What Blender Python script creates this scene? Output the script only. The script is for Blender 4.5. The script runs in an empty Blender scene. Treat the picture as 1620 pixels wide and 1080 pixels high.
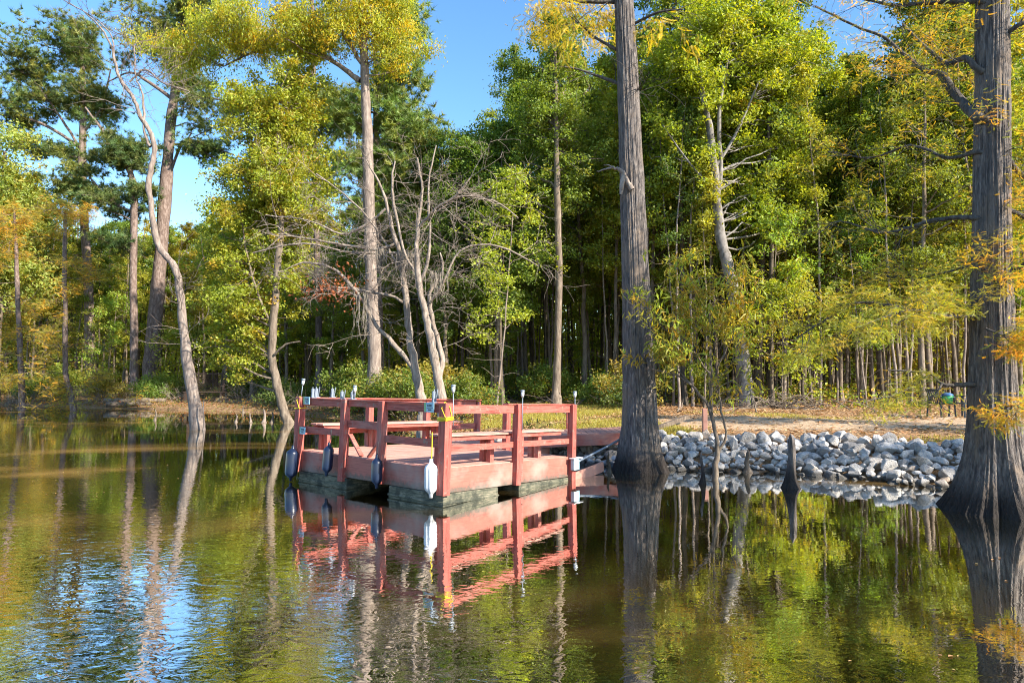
import bpy, math, random
import numpy as np
from mathutils import Vector, Matrix

random.seed(7)
R_ = np.random.default_rng(11)
C = bpy.context.scene.collection
rad = math.radians

# ------------------------------------------------------------------ camera, sky, sun
PITCH = math.atan(50 / 1080)
CAMZ = 2.0
cam_d = bpy.data.cameras.new('camera')
cam = bpy.data.objects.new('camera', cam_d); C.objects.link(cam)
cam_d.sensor_width = 36; cam_d.lens = 24; cam_d.clip_start = .1; cam_d.clip_end = 3000
cam.location = (0, 0, CAMZ); cam.rotation_euler = (rad(90) + PITCH, 0, 0)
bpy.context.scene.camera = cam

SUN_AZ = math.atan2(.83, -.56)      # clockwise from +Y
SUN_EL = rad(33)
w = bpy.data.worlds.new("World"); bpy.context.scene.world = w; w.use_nodes = True
nt = w.node_tree; nt.nodes.clear()
sky = nt.nodes.new('ShaderNodeTexSky'); sky.sky_type = 'NISHITA'; sky.sun_disc = False
sky.sun_elevation = SUN_EL; sky.sun_rotation = SUN_AZ; sky.air_density = 1.0; sky.dust_density = .35; sky.ozone_density = 2.2
hs = nt.nodes.new('ShaderNodeHueSaturation'); hs.inputs['Saturation'].default_value = 1.2
bg = nt.nodes.new('ShaderNodeBackground'); bg.inputs['Strength'].default_value = .135
wo = nt.nodes.new('ShaderNodeOutputWorld')
nt.links.new(sky.outputs[0], hs.inputs['Color']); nt.links.new(hs.outputs[0], bg.inputs[0]); nt.links.new(bg.outputs[0], wo.inputs[0])

sd = bpy.data.lights.new('sun', 'SUN'); sd.energy = 5.0; sd.angle = rad(.5); sd.color = (1, .90, .76)
so = bpy.data.objects.new('sun', sd); C.objects.link(so)
sdir = Vector((math.sin(SUN_AZ) * math.cos(SUN_EL), math.cos(SUN_AZ) * math.cos(SUN_EL), math.sin(SUN_EL)))
so.rotation_euler = sdir.to_track_quat('Z', 'Y').to_euler(); so.location = sdir * 50
vs = bpy.context.scene.view_settings
vs.view_transform = 'Standard'; vs.look = 'None'; vs.gamma = 1; vs.exposure = 1.36
cy = bpy.context.scene.cycles
cy.max_bounces = 7; cy.diffuse_bounces = 4; cy.glossy_bounces = 3; cy.transmission_bounces = 4; cy.transparent_max_bounces = 6
cy.denoising_prefilter = 'NONE'; cy.filter_width = 1.05; cy.caustics_reflective = False; cy.caustics_refractive = False; cy.sample_clamp_indirect = 6

# ------------------------------------------------------------------ pixel helpers (photo pixels -> points in the place)
cp, sp_ = math.cos(PITCH), math.sin(PITCH)
def at(px, py, D):
    u, v = (px - 810) / 1080, (540 - py) / 1080
    y = cp - v * sp_; z = sp_ + v * cp
    k = D / y
    return np.array((u * k, D, CAMZ + z * k))

SH = np.array([(-400, 60), (-100, 50), (-45, 45), (-32, 43), (-22, 38.5), (-16, 36.5), (-11.6, 34), (-7.5, 30), (-4.2, 25.5), (-2.4, 20.5), (-.9, 17.6), (.9, 15.9), (2.2, 15.0),
               (3.4, 14.4), (5, 14.1), (6.3, 13.6), (7.2, 12.6), (8.0, 12.0), (9.5, 11.6), (12, 10.6), (18, 7), (30, -2), (60, -25), (400, -120)], float)
def shore_dist(x, y):
    x = np.asarray(x, float); y = np.asarray(y, float)
    best = np.full(x.shape, 1e9)
    for a, b in zip(SH[:-1], SH[1:]):
        d = b - a; L2 = d @ d
        t = np.clip(((x - a[0]) * d[0] + (y - a[1]) * d[1]) / L2, 0, 1)
        best = np.minimum(best, np.hypot(x - a[0] - t * d[0], y - a[1] - t * d[1]))
    s = np.where(y > np.interp(x, SH[:, 0], SH[:, 1]), 1., -1.)
    return best * s
def wob(x, y, s, seed=0.):
    return (np.sin(x * s + 1.3 * np.sin(y * s * .7 + seed)) + np.sin(y * s * 1.1 + 1.7 * np.sin(x * s * .6 + 2 + seed)) + .5 * np.sin((x + y) * s * 2.3 + seed) + .5 * np.sin((x - y) * s * 1.9 + 3 * seed)) / 3
def ground_z(x, y):
    x = np.asarray(x, float); y = np.asarray(y, float)
    d = shore_dist(x, y)
    right = 1 / (1 + np.exp(-(x - 0) / 2.))
    bank = .30 + .22 * right
    z = np.where(d > 0, bank * (1 - np.exp(-d / 1.1)) + .45 * (1 - np.exp(-np.maximum(d, 0) / 45)), -.9 * (1 - np.exp(np.minimum(d, 0) / 3.)))
    z = z + np.where(d > 0, np.minimum(d, 1) * (.05 * wob(x, y, .9) + .025 * wob(x, y, 3.1, 2)), .02)
    return z
def gz(x, y): return float(ground_z(np.array([x]), np.array([y]))[0])

# ------------------------------------------------------------------ mesh builder
class MB:
    def __init__(s): s.v = []; s.q = []; s.t = []; s.n = 0; s.a = []
    def add(s, v, q=None, t=None, at_=None):
        v = np.asarray(v, float).reshape(-1, 3)
        s.v.append(v)
        if q is not None and len(q): s.q.append(np.asarray(q, int).reshape(-1, 4) + s.n)
        if t is not None and len(t): s.t.append(np.asarray(t, int).reshape(-1, 3) + s.n)
        s.a.append(np.zeros((len(v), 2)) if at_ is None else at_)
        s.n += len(v)
    def box(s, c, size, rot=None):
        h = np.array(size) / 2.
        k = np.array([(-1, -1, -1), (1, -1, -1), (1, 1, -1), (-1, 1, -1), (-1, -1, 1), (1, -1, 1), (1, 1, 1), (-1, 1, 1)]) * h
        if rot is not None: k = k @ np.array(rot).T
        s.add(k + np.array(c), [(0, 3, 2, 1), (4, 5, 6, 7), (0, 1, 5, 4), (1, 2, 6, 5), (2, 3, 7, 6), (3, 0, 4, 7)])
    def bbox(s, a, b):
        a = np.array(a, float); b = np.array(b, float); s.box((a + b) / 2, np.abs(b - a))
    def beam(s, p, q, wd, ht, up=(0, 0, 1)):
        p = np.array(p, float); q = np.array(q, float); d = q - p; L = np.linalg.norm(d); d /= L
        x = np.cross(up, d); x /= np.linalg.norm(x); z = np.cross(d, x)
        s.box((p + q) / 2, (wd, L, ht), np.stack([x, d, z], 1))
    def tube(s, pts, r, n=6, cap=False):
        p = np.asarray(pts, float); m = len(p); r = np.broadcast_to(np.asarray(r, float), (m,))
        tg = np.gradient(p, axis=0); tg /= (np.linalg.norm(tg, axis=1, keepdims=True) + 1e-9)
        mean = p[-1] - p[0]; ref = np.zeros(3); ref[np.argmin(np.abs(mean))] = 1
        u = np.cross(tg, ref); u /= (np.linalg.norm(u, axis=1, keepdims=True) + 1e-9); v = np.cross(tg, u)
        a = np.arange(n) * 2 * math.pi / n
        V = p[:, None] + r[:, None, None] * (np.cos(a)[None, :, None] * u[:, None] + np.sin(a)[None, :, None] * v[:, None])
        i = np.arange(m - 1)[:, None] * n; j = np.arange(n)[None]; j2 = (j + 1) % n
        Q = np.stack([i + j, i + j2, i + n + j2, i + n + j], -1).reshape(-1, 4)
        T = None
        if cap:
            T = [(0, k + 1, k) for k in range(1, n - 1)] + [((m - 1) * n, (m - 1) * n + k, (m - 1) * n + k + 1) for k in range(1, n - 1)]
        s.add(V.reshape(-1, 3), Q, T)
    def lathe(s, prof, c=(0, 0, 0), n=16):
        prof = np.array(prof, float); m = len(prof); a = np.arange(n) * 2 * math.pi / n
        V = np.stack([prof[:, 0:1] * np.cos(a), prof[:, 0:1] * np.sin(a), np.repeat(prof[:, 1:2], n, 1)], -1).reshape(-1, 3) + np.array(c)
        i = np.arange(m - 1)[:, None] * n; j = np.arange(n)[None]; j2 = (j + 1) % n
        s.add(V, np.stack([i + j, i + j2, i + n + j2, i + n + j], -1).reshape(-1, 4))
    def mesh(s, name, mat, smooth=True, attrs=False, origin=None):
        V = np.concatenate(s.v)
        if origin is not None: V = V - np.array(origin, float)
        q = np.concatenate(s.q) if s.q else np.zeros((0, 4), int); t = np.concatenate(s.t) if s.t else np.zeros((0, 3), int)
        me = bpy.data.meshes.new(name)
        me.vertices.add(len(V)); me.vertices.foreach_set('co', V.astype(np.float32).ravel())
        me.loops.add(q.size + t.size); me.loops.foreach_set('vertex_index', np.concatenate([q.ravel(), t.ravel()]).astype(np.int32))
        me.polygons.add(len(q) + len(t))
        ls = np.concatenate([np.arange(len(q)) * 4, q.size + np.arange(len(t)) * 3]).astype(np.int32)
        me.polygons.foreach_set('loop_start', ls)
        if smooth is not None: me.polygons.foreach_set('use_smooth', np.full(len(q) + len(t), bool(smooth)))
        if attrs:
            A = np.concatenate(s.a)
            for k, nm in enumerate(('rnd', 'clp')):
                at_ = me.attributes.new(nm, 'FLOAT', 'POINT'); at_.data.foreach_set('value', A[:, k].astype(np.float32))
        me.update(calc_edges=True)
        if mat: me.materials.append(mat)
        return me
    def build(s, name, mat, parent=None, smooth=True, attrs=False, origin=None, bevel=0):
        o = bpy.data.objects.new(name, s.mesh(name, mat, smooth, attrs, origin)); C.objects.link(o)
        if parent: o.parent = parent
        if bevel:
            b = o.modifiers.new('bevel', 'BEVEL'); b.width = bevel; b.segments = 2; b.limit_method = 'ANGLE'
        return o

def thing(name, label, cat, loc=(0, 0, 0), rot=(0, 0, 0), group=None):
    o = bpy.data.objects.new(name, None); C.objects.link(o); o.empty_display_size = .1
    o.location = loc; o.rotation_euler = rot; o['label'] = label; o['category'] = cat
    if group: o['group'] = group
    return o
def tag(o, label, cat, group=None):
    o['label'] = label; o['category'] = cat
    if group: o['group'] = group
    return o

# ------------------------------------------------------------------ materials
def newmat(name):
    m = bpy.data.materials.new(name); m.use_nodes = True; n = m.node_tree; n.nodes.clear()
    return m, n.nodes, n.links
def pr(N, L, rough=.7, spec=.3):
    b = N.new('ShaderNodeBsdfPrincipled'); b.inputs['Roughness'].default_value = rough
    b.inputs['Specular IOR Level'].default_value = spec
    o = N.new('ShaderNodeOutputMaterial'); L.new(b.outputs[0], o.inputs[0]); return b, o
def rgba(c): return (c[0], c[1], c[2], 1)
def texc(N, L, scale=(1, 1, 1), gen='Object'):
    t = N.new('ShaderNodeTexCoord'); m = N.new('ShaderNodeMapping'); m.inputs['Scale'].default_value = scale
    L.new(t.outputs[gen], m.inputs[0]); return m.outputs[0]
def noise(N, L, vec, scale, detail=4, rough=.6, dist=0):
    n = N.new('ShaderNodeTexNoise'); n.inputs['Scale'].default_value = scale; n.inputs['Detail'].default_value = detail
    n.inputs['Roughness'].default_value = rough; n.inputs['Distortion'].default_value = dist; L.new(vec, n.inputs['Vector']); return n.outputs[0]
def ramp(N, L, fac, stops):
    r = N.new('ShaderNodeValToRGB'); e = r.color_ramp.elements
    while len(e) < len(stops): e.new(.5)
    for k, (p, c) in enumerate(stops): e[k].position = p; e[k].color = rgba(c) if len(c) == 3 else c
    L.new(fac, r.inputs[0]); return r.outputs[0]
def mix(N, L, f, a, b, mode='MIX'):
    m = N.new('ShaderNodeMixRGB'); m.blend_type = mode
    for i, x in enumerate((f, a, b)):
        if hasattr(x, 'links'): L.new(x, m.inputs[i])
        elif i == 0: m.inputs[0].default_value = x
        else: m.inputs[i].default_value = rgba(x)
    return m.outputs[0]
def math_(N, L, op, a, b=None):
    m = N.new('ShaderNodeMath'); m.operation = op
    for i, x in enumerate((a, b)):
        if x is None: continue
        if hasattr(x, 'links'): L.new(x, m.inputs[i])
        else: m.inputs[i].default_value = x
    return m.outputs[0]
def bump(N, L, h, st, dist=.02):
    b = N.new('ShaderNodeBump'); b.inputs['Strength'].default_value = st; b.inputs['Distance'].default_value = dist; L.new(h, b.inputs['Height']); return b.outputs[0]

def bark(name, c1, c2, c3, sc=9, stretch=.12, bst=.9, bd=.03, stain=False, patch=None):
    m, N, L = newmat(name); b, o = pr(N, L, .9, .15)
    v = texc(N, L, (1, 1, stretch))
    n1 = noise(N, L, v, sc, 5, .65, .4)
    n2 = noise(N, L, texc(N, L), .9, 3, .6)
    col = ramp(N, L, n1, [(.30, c1), (.48, c2), (.68, c3)])
    col = mix(N, L, math_(N, L, 'MULTIPLY', n2, .8), col, tuple(x * .62 for x in c2))
    if patch:
        n3 = noise(N, L, texc(N, L, (1, 1, .6)), 2.2, 4, .7)
        f = ramp(N, L, n3, [(.50, (0, 0, 0)), (.60, (1, 1, 1))])
        col = mix(N, L, f, col, patch)
    if stain:      # tide mark: the wet dark foot of a trunk standing in water
        t = N.new('ShaderNodeTexCoord'); s = N.new('ShaderNodeSeparateXYZ'); L.new(t.outputs['Object'], s.inputs[0])
        z = math_(N, L, 'ADD', s.outputs[2], math_(N, L, 'MULTIPLY', n1, -.75))
        f = ramp(N, L, math_(N, L, 'ADD', math_(N, L, 'MULTIPLY', z, 1.3), .45), [(.20, (.92, .92, .92)), (.62, (0, 0, 0))])
        col = mix(N, L, f, col, (.028, .024, .022))
    L.new(col, b.inputs['Base Color']); L.new(bump(N, L, n1, bst, bd), b.inputs['Normal'])
    return m

def leafmat(name, autumn, trans=.45, base=None):
    m, N, L = newmat(name)
    oi = N.new('ShaderNodeObjectInfo')
    a1 = N.new('ShaderNodeAttribute'); a1.attribute_name = 'rnd'
    a2 = N.new('ShaderNodeAttribute'); a2.attribute_name = 'clp'
    col = mix(N, L, a2.outputs['Fac'], oi.outputs['Color'] if base is None else base, autumn)
    v = math_(N, L, 'ADD', math_(N, L, 'MULTIPLY', a1.outputs['Fac'], 1.0), .95)
    cv = N.new('ShaderNodeCombineXYZ'); L.new(v, cv.inputs[0]); L.new(v, cv.inputs[1]); L.new(v, cv.inputs[2])
    col = mix(N, L, 1., col, cv.outputs[0], 'MULTIPLY')
    d = N.new('ShaderNodeBsdfDiffuse'); t = N.new('ShaderNodeBsdfTranslucent'); g = N.new('ShaderNodeBsdfGlossy')
    g.inputs['Roughness'].default_value = .55; g.inputs['Color'].default_value = (.9, .9, .9, 1)
    L.new(col, d.inputs[0])
    tc = mix(N, L, 1., col, (1.7, 1.5, .6), 'MULTIPLY'); L.new(tc, t.inputs[0])
    s1 = N.new('ShaderNodeMixShader'); s1.inputs[0].default_value = trans; L.new(d.outputs[0], s1.inputs[1]); L.new(t.outputs[0], s1.inputs[2])
    s2 = N.new('ShaderNodeMixShader'); s2.inputs[0].default_value = .03; L.new(s1.outputs[0], s2.inputs[1]); L.new(g.outputs[0], s2.inputs[2])
    o = N.new('ShaderNodeOutputMaterial'); L.new(s2.outputs[0], o.inputs[0])
    return m

def paint(name, c, c2, rough=.6, wear=(.30, .2, .15)):
    m, N, L = newmat(name); b, o = pr(N, L, rough, .35)
    n1 = noise(N, L, texc(N, L), 2.3, 5, .65); n2 = noise(N, L, texc(N, L, (1, 1, 1)), 38, 3, .6); n3 = noise(N, L, texc(N, L), 7, 6, .75)
    col = mix(N, L, n1, c, c2)
    f = ramp(N, L, n3, [(.60, (0, 0, 0)), (.72, (.75, .75, .75))]); col = mix(N, L, f, col, wear)
    L.new(col, b.inputs['Base Color']); L.new(bump(N, L, n2, .25, .004), b.inputs['Normal'])
    return m
def paint2(name, c, c2, gs, rough=.65):
    m, N, L = newmat(name); b, o = pr(N, L, rough, .25)
    n1 = noise(N, L, texc(N, L), 1.7, 5, .65); n2 = noise(N, L, texc(N, L, gs), 1.2, 5, .7); n3 = noise(N, L, texc(N, L), 9, 6, .75); n4 = noise(N, L, texc(N, L), .8, 4, .7)
    col = mix(N, L, n1, c, c2)
    col = mix(N, L, ramp(N, L, n2, [(.38, (.9, .9, .9)), (.52, (0, 0, 0))]), col, tuple(x * .5 for x in c))
    col = mix(N, L, ramp(N, L, n3, [(.56, (0, 0, 0)), (.64, (.8, .8, .8))]), col, (.27, .20, .16))
    col = mix(N, L, ramp(N, L, n4, [(.55, (0, 0, 0)), (.75, (.45, .45, .45))]), col, (.42, .30, .25))
    L.new(col, b.inputs['Base Color']); L.new(bump(N, L, n2, .5, .006), b.inputs['Normal'])
    return m
def plain(name, c, rough=.5, metal=0., spec=.5, nz=.15):
    m, N, L = newmat(name); b, o = pr(N, L, rough, spec); b.inputs['Metallic'].default_value = metal
    n1 = noise(N, L, texc(N, L), 9, 4, .6)
    col = mix(N, L, math_(N, L, 'MULTIPLY', n1, nz * 2), c, tuple(x * .45 for x in c))
    L.new(col, b.inputs['Base Color']); return m

M = {}
M['bark_cy'] = bark('cypress_bark', (.03, .027, .03), (.16, .14, .13), (.42, .37, .33), 26, .14, 1., .07, stain=True, patch=(.22, .175, .14))
M['bark_cyl'] = bark('cypress_limb', (.035, .03, .028), (.10, .09, .08), (.2, .18, .16), 14, .3)
M['bark_pine'] = bark('pine_bark', (.05, .035, .03), (.20, .145, .12), (.40, .32, .28), 10, .35, 1., .04)
M['bark_pale'] = bark('pale_bark', (.07, .055, .05), (.25, .20, .17), (.46, .39, .33), 14, .18, .9, .03)
M['bark_dark'] = bark('dark_bark', (.03, .025, .02), (.10, .08, .06), (.20, .17, .13), 9, .25)
M['bark_mid'] = bark('grey_bark', (.055, .045, .035), (.19, .15, .115), (.36, .30, .23), 9, .25)
M['bark_syc'] = bark('mottled_bark', (.10, .09, .08), (.25, .23, .21), (.38, .36, .33), 6, .5, .5, .02, patch=(.10, .09, .075))
M['twig'] = bark('dead_twig', (.11, .085, .07), (.30, .245, .20), (.52, .45, .38), 14, .2, 1., .03)
M['leaf'] = leafmat('broad_leaf', (.36, .20, .02))
M['leaf_red'] = leafmat('rusty_leaf', (.30, .09, .03))
M['litter'] = leafmat('leaf_litter', (.26, .13, .06), .1)
M['needle'] = leafmat('pine_needle', (.28, .22, .03), .3)
M['feather'] = leafmat('cypress_feather', (.58, .30, .02), .5)
M['gold'] = leafmat('gold_feather', (.60, .36, .012), .5)
M['moss'] = leafmat('hanging_moss', (.30, .27, .22), .3)
M['red'] = paint2('red_rail_paint', (.36, .08, .062), (.47, .15, .115), (2, 2, 34))
M['redpost'] = paint2('red_post_paint', (.34, .075, .06), (.45, .14, .11), (30, 30, 2))
M['reddeck'] = paint2('red_deck_paint', (.54, .26, .20), (.64, .38, .31), (1.5, 26, 10), .75)
M['redramp'] = paint('faded_red_ramp', (.40, .17, .13), (.45, .28, .22), .75, (.30, .22, .18))
M['navy'] = plain('navy_vinyl', (.010, .018, .045), .28)
M['white'] = plain('white_vinyl', (.75, .76, .78), .4)
M['yellow'] = plain('yellow_rope', (.75, .58, .02), .7)
M['rope'] = plain('dark_rope', (.03, .03, .035), .9)
M['steel'] = plain('galvanised_steel', (.24, .29, .35), .5, .2)
M['signblue'] = plain('pale_blue_sign', (.38, .60, .68), .5)
M['signgreen'] = plain('green_sign_patch', (.25, .48, .22), .5)
M['ink'] = plain('sign_ink', (.03, .04, .06), .6)
M['clear'] = plain('lamp_head', (.55, .58, .58), .35)
M['black'] = plain('black_plastic', (.02, .022, .025), .5)
M['chairgreen'] = plain('dark_plastic', (.022, .035, .05), .45)
M['greenbin'] = plain('green_plastic', (.03, .30, .09), .45)
M['bluelid'] = plain('blue_plastic', (.03, .12, .30), .45)
M['benchwood'] = plain('dark_bench_wood', (.05, .03, .02), .8)
M['oldwood'] = bark('old_wood', (.04, .032, .025), (.14, .11, .085), (.30, .25, .2), 8, .4)

def woodfloat():
    m, N, L = newmat('wet_float_timber'); b, o = pr(N, L, .75, .3)
    v = texc(N, L, (.6, .6, 5)); n1 = noise(N, L, v, 6, 6, .7); n2 = noise(N, L, texc(N, L), 5, 5, .7)
    col = ramp(N, L, n1, [(.3, (.03, .035, .025)), (.5, (.13, .13, .09)), (.7, (.33, .28, .20))])
    col = mix(N, L, ramp(N, L, n2, [(.45, (0, 0, 0)), (.6, (.9, .9, .9))]), col, (.035, .04, .03))
    L.new(col, b.inputs['Base Color']); L.new(bump(N, L, n1, .5, .02), b.inputs['Normal']); return m
M['float'] = woodfloat()
def fasciamat():
    m, N, L = newmat('stained_red_fascia'); b, o = pr(N, L, .6, .35)
    n1 = noise(N, L, texc(N, L), 2.1, 5, .7); n3 = noise(N, L, texc(N, L, (6, 6, 6)), 2.6, 5, .75)
    col = mix(N, L, n1, (.36, .085, .065), (.47, .18, .13))
    ng = noise(N, L, texc(N, L, (1.5, 1.5, 24)), 1.3, 5, .7); col = mix(N, L, ramp(N, L, ng, [(.36, (.6, .6, .6)), (.5, (0, 0, 0))]), col, (.22, .06, .05))
    t = N.new('ShaderNodeTexCoord'); s = N.new('ShaderNodeSeparateXYZ'); L.new(t.outputs['Object'], s.inputs[0])
    z = math_(N, L, 'ADD', math_(N, L, 'MULTIPLY', s.outputs[2], 2.), math_(N, L, 'MULTIPLY', n3, -.62))
    f = ramp(N, L, z, [(.0, (1, 1, 1)), (.14, (.8, .8, .8)), (.30, (0, 0, 0))])
    col = mix(N, L, f, col, (.10, .095, .075))
    n4 = noise(N, L, texc(N, L), 1.4, 4, .6); f2 = ramp(N, L, n4, [(.5, (0, 0, 0)), (.7, (.55, .55, .55))]); col = mix(N, L, f2, col, (.42, .33, .28))
    L.new(col, b.inputs['Base Color']); L.new(bump(N, L, n3, .2, .006), b.inputs['Normal']); return m
M['fascia'] = fasciamat()
def rockmat():
    m, N, L = newmat('limestone'); b, o = pr(N, L, .85, .3)
    oi = N.new('ShaderNodeObjectInfo')
    n1 = noise(N, L, texc(N, L), 3, 6, .7); n2 = noise(N, L, texc(N, L), 14, 5, .7)
    col = ramp(N, L, n1, [(.3, (.28, .28, .29)), (.5, (.52, .51, .50)), (.72, (.70, .67, .63))])
    tone = ramp(N, L, oi.outputs['Random'], [(0, (.55, .54, .54)), (.3, (.85, .84, .82)), (.7, (1.08, 1.06, 1.02)), (.9, (1.1, 1.0, .88)), (1, (.85, .66, .5))])
    col = mix(N, L, 1., col, tone, 'MULTIPLY')
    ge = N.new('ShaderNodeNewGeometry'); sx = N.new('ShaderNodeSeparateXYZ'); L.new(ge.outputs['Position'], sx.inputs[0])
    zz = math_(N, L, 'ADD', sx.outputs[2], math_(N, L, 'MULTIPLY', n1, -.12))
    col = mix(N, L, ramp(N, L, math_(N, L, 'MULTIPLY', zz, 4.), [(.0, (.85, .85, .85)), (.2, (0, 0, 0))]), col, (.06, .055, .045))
    L.new(col, b.inputs['Base Color']); L.new(bump(N, L, n2, .9, .05), b.inputs['Normal']); return m
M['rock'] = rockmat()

def groundmat():
    m, N, L = newmat('forest_ground'); b, o = pr(N, L, .95, .1)
    v = texc(N, L); n1 = noise(N, L, v, .45, 5, .65); n2 = noise(N, L, v, 6, 6, .75); n3 = noise(N, L, v, 30, 3, .7)
    ap = N.new('ShaderNodeAttribute'); ap.attribute_name = 'rnd'; ag = N.new('ShaderNodeAttribute'); ag.attribute_name = 'clp'
    litter = ramp(N, L, n2, [(.3, (.10, .055, .03)), (.5, (.28, .175, .095)), (.7, (.48, .33, .19))])
    sand = ramp(N, L, n2, [(.3, (.28, .18, .10)), (.5, (.46, .33, .21)), (.7, (.62, .48, .34))])
    grass = ramp(N, L, n2, [(.3, (.07, .075, .02)), (.5, (.21, .18, .05)), (.7, (.36, .28, .10))])
    fp = ramp(N, L, math_(N, L, 'ADD', ap.outputs['Fac'], math_(N, L, 'MULTIPLY', math_(N, L, 'SUBTRACT', n1, .5), .9)), [(.4, (0, 0, 0)), (.6, (1, 1, 1))])
    fg = ramp(N, L, math_(N, L, 'ADD', ag.outputs['Fac'], math_(N, L, 'MULTIPLY', math_(N, L, 'SUBTRACT', n2, .5), 1.2)), [(.4, (0, 0, 0)), (.6, (1, 1, 1))])
    col = mix(N, L, fp, mix(N, L, fg, litter, grass), sand)
    L.new(col, b.inputs['Base Color']); L.new(bump(N, L, math_(N, L, 'ADD', n2, n3), .7, .05), b.inputs['Normal']); return m
M['ground'] = groundmat()

def watermat():
    m, N, L = newmat('pond_water')
    v = texc(N, L)
    nb = noise(N, L, texc(N, L, (.35, 1., 1)), .22, 4, .55, .6)
    mud = ramp(N, L, nb, [(.48, (.010, .010, .004)), (.56, (.06, .04, .012)), (.66, (.30, .18, .055))])
    # ripples: two scales, livelier towards the open water at the left and near the viewer
    w1 = noise(N, L, texc(N, L, (1., 1.5, 1)), 6.0, 2, .5, .8)
    w2 = noise(N, L, texc(N, L, (1., 1.3, 1)), 1.7, 2, .5, .4)
    w3 = noise(N, L, v, .5, 2, .5)
    h = math_(N, L, 'ADD', math_(N, L, 'MULTIPLY', w1, 1.), math_(N, L, 'MULTIPLY', w2, 1.0))
    s = N.new('ShaderNodeSeparateXYZ'); L.new(v, s.inputs[0])
    gx = math_(N, L, 'ADD', math_(N, L, 'MULTIPLY', s.outputs[0], -.09), math_(N, L, 'MULTIPLY', s.outputs[1], -.10))
    gate = ramp(N, L, math_(N, L, 'ADD', math_(N, L, 'ADD', gx, .75), math_(N, L, 'MULTIPLY', w3, .5)), [(.0, (.10, .10, .10)), (.35, (.35, .35, .35)), (1., (1, 1, 1))])
    b = N.new('ShaderNodeBump'); b.inputs['Distance'].default_value = .0042; b.inputs['Strength'].default_value = 1.
    L.new(math_(N, L, 'MULTIPLY', h, gate), b.inputs['Height'])
    d = N.new('ShaderNodeBsdfDiffuse'); L.new(mud, d.inputs[0])
    g = N.new('ShaderNodeBsdfGlossy'); g.inputs['Roughness'].default_value = .015; g.inputs['Color'].default_value = (.95, .95, .93, 1); L.new(b.outputs[0], g.inputs['Normal'])
    fr = N.new('ShaderNodeFresnel'); fr.inputs['IOR'].default_value = 1.45; L.new(b.outputs[0], fr.inputs['Normal'])
    f = math_(N, L, 'ADD', math_(N, L, 'MULTIPLY', fr.outputs[0], .18), .82)
    shoal = ramp(N, L, nb, [(.54, (0, 0, 0)), (.68, (.38, .38, .38))])
    f = math_(N, L, 'SUBTRACT', f, shoal)
    mx = N.new('ShaderNodeMixShader'); L.new(f, mx.inputs[0]); L.new(d.outputs[0], mx.inputs[1]); L.new(g.outputs[0], mx.inputs[2])
    o = N.new('ShaderNodeOutputMaterial'); L.new(mx.outputs[0], o.inputs[0]); return m
M['water'] = watermat()

# ------------------------------------------------------------------ ground and water
def grid_axis(lo, hi, c0, c1, fine, growth=1.18):
    a = list(np.arange(c0, c1, fine)); s = fine; x = c1
    while x < hi: a.append(x); s *= growth; x += s
    a.append(hi); s = fine; x = c0; b = []
    while x > lo: s *= growth; x -= s; b.append(max(x, lo))
    return np.array(b[::-1] + a)
gx = grid_axis(-900, 900, -40, 34, .3); gy = grid_axis(-200, 900, 8, 60, .3)
X, Y = np.meshgrid(gx, gy); Xf, Yf = X.ravel(), Y.ravel()
Z = ground_z(Xf, Yf); D_ = shore_dist(Xf, Yf)
Z += np.clip(D_, 0, 1) * .02 * R_.standard_normal(len(Z)) * (np.abs(Xf) < 45)
def sm(a, b, x): t = np.clip((x - a) / (b - a), 0, 1); return t * t * (3 - 2 * t)
pathc = 19.6 - .12 * (Xf - 8) + .4 * np.sin(Xf * .5)
pathm = (1 - sm(1.0, 4.2, np.abs(Yf - pathc - .8))) * sm(2.5, 6, Xf) * .95
pathl = (1 - sm(.8, 2.6, np.abs(Yf - (np.interp(Xf, SH[:, 0], SH[:, 1]) + 4.5)))) * (1 - sm(-9, -5, Xf)) * sm(-22, -16, Xf) * .75
grm = sm(1.0, 2.0, D_) * (1 - sm(8.5, 13, D_)) * sm(-4, -1, Xf) * (.52 - .35 * sm(3, 6, Xf)) + .25 * wob(Xf, Yf, .35, 4) * (D_ > 0)
nx, ny = len(gx), len(gy)
i = (np.arange(ny - 1)[:, None] * nx + np.arange(nx - 1)[None]).ravel()
g = MB(); g.add(np.stack([Xf, Yf, Z], 1), np.stack([i, i + 1, i + nx + 1, i + nx], 1), at_=np.stack([np.maximum(pathm, pathl), grm], 1))
go = g.build('ground', M['ground'], attrs=True); go['kind'] = 'structure'
wq = MB(); wq.add([(-900, -200, 0), (900, -200, 0), (900, 900, 0), (-900, 900, 0)], [(0, 1, 2, 3)])
wo_ = wq.build('water', M['water']); wo_['kind'] = 'structure'

# ------------------------------------------------------------------ foliage helpers
def nrm(a): return a / (np.linalg.norm(a, axis=-1, keepdims=True) + 1e-9)
def leafquads(mb, c, size, rng, clp, asp=.55, up=.5, droop=0.):
    """one pointed folded blade per centre"""
    n = len(c); size = size * rng.uniform(.7, 1.35, n)
    nr = rng.standard_normal((n, 3)); nr[:, 2] += up * 2; nr = nrm(nr)
    t = rng.standard_normal((n, 3)); t[:, 2] -= droop * 2; t = nrm(t - (t * nr).sum(1, keepdims=True) * nr)
    b = np.cross(nr, t); l = (t.T * size).T / 2; w_ = (b.T * size * asp).T / 2
    k = (nr.T * size * .10).T
    V = np.stack([c - l, c + w_ + k, c + l, c - w_ + k], 1).reshape(-1, 3)
    Q = np.arange(4 * n).reshape(-1, 4)
    a = np.stack([np.repeat(rng.random(n), 4), np.repeat(np.broadcast_to(clp, (n,)), 4)], 1)
    mb.add(V, Q, at_=a)
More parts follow.
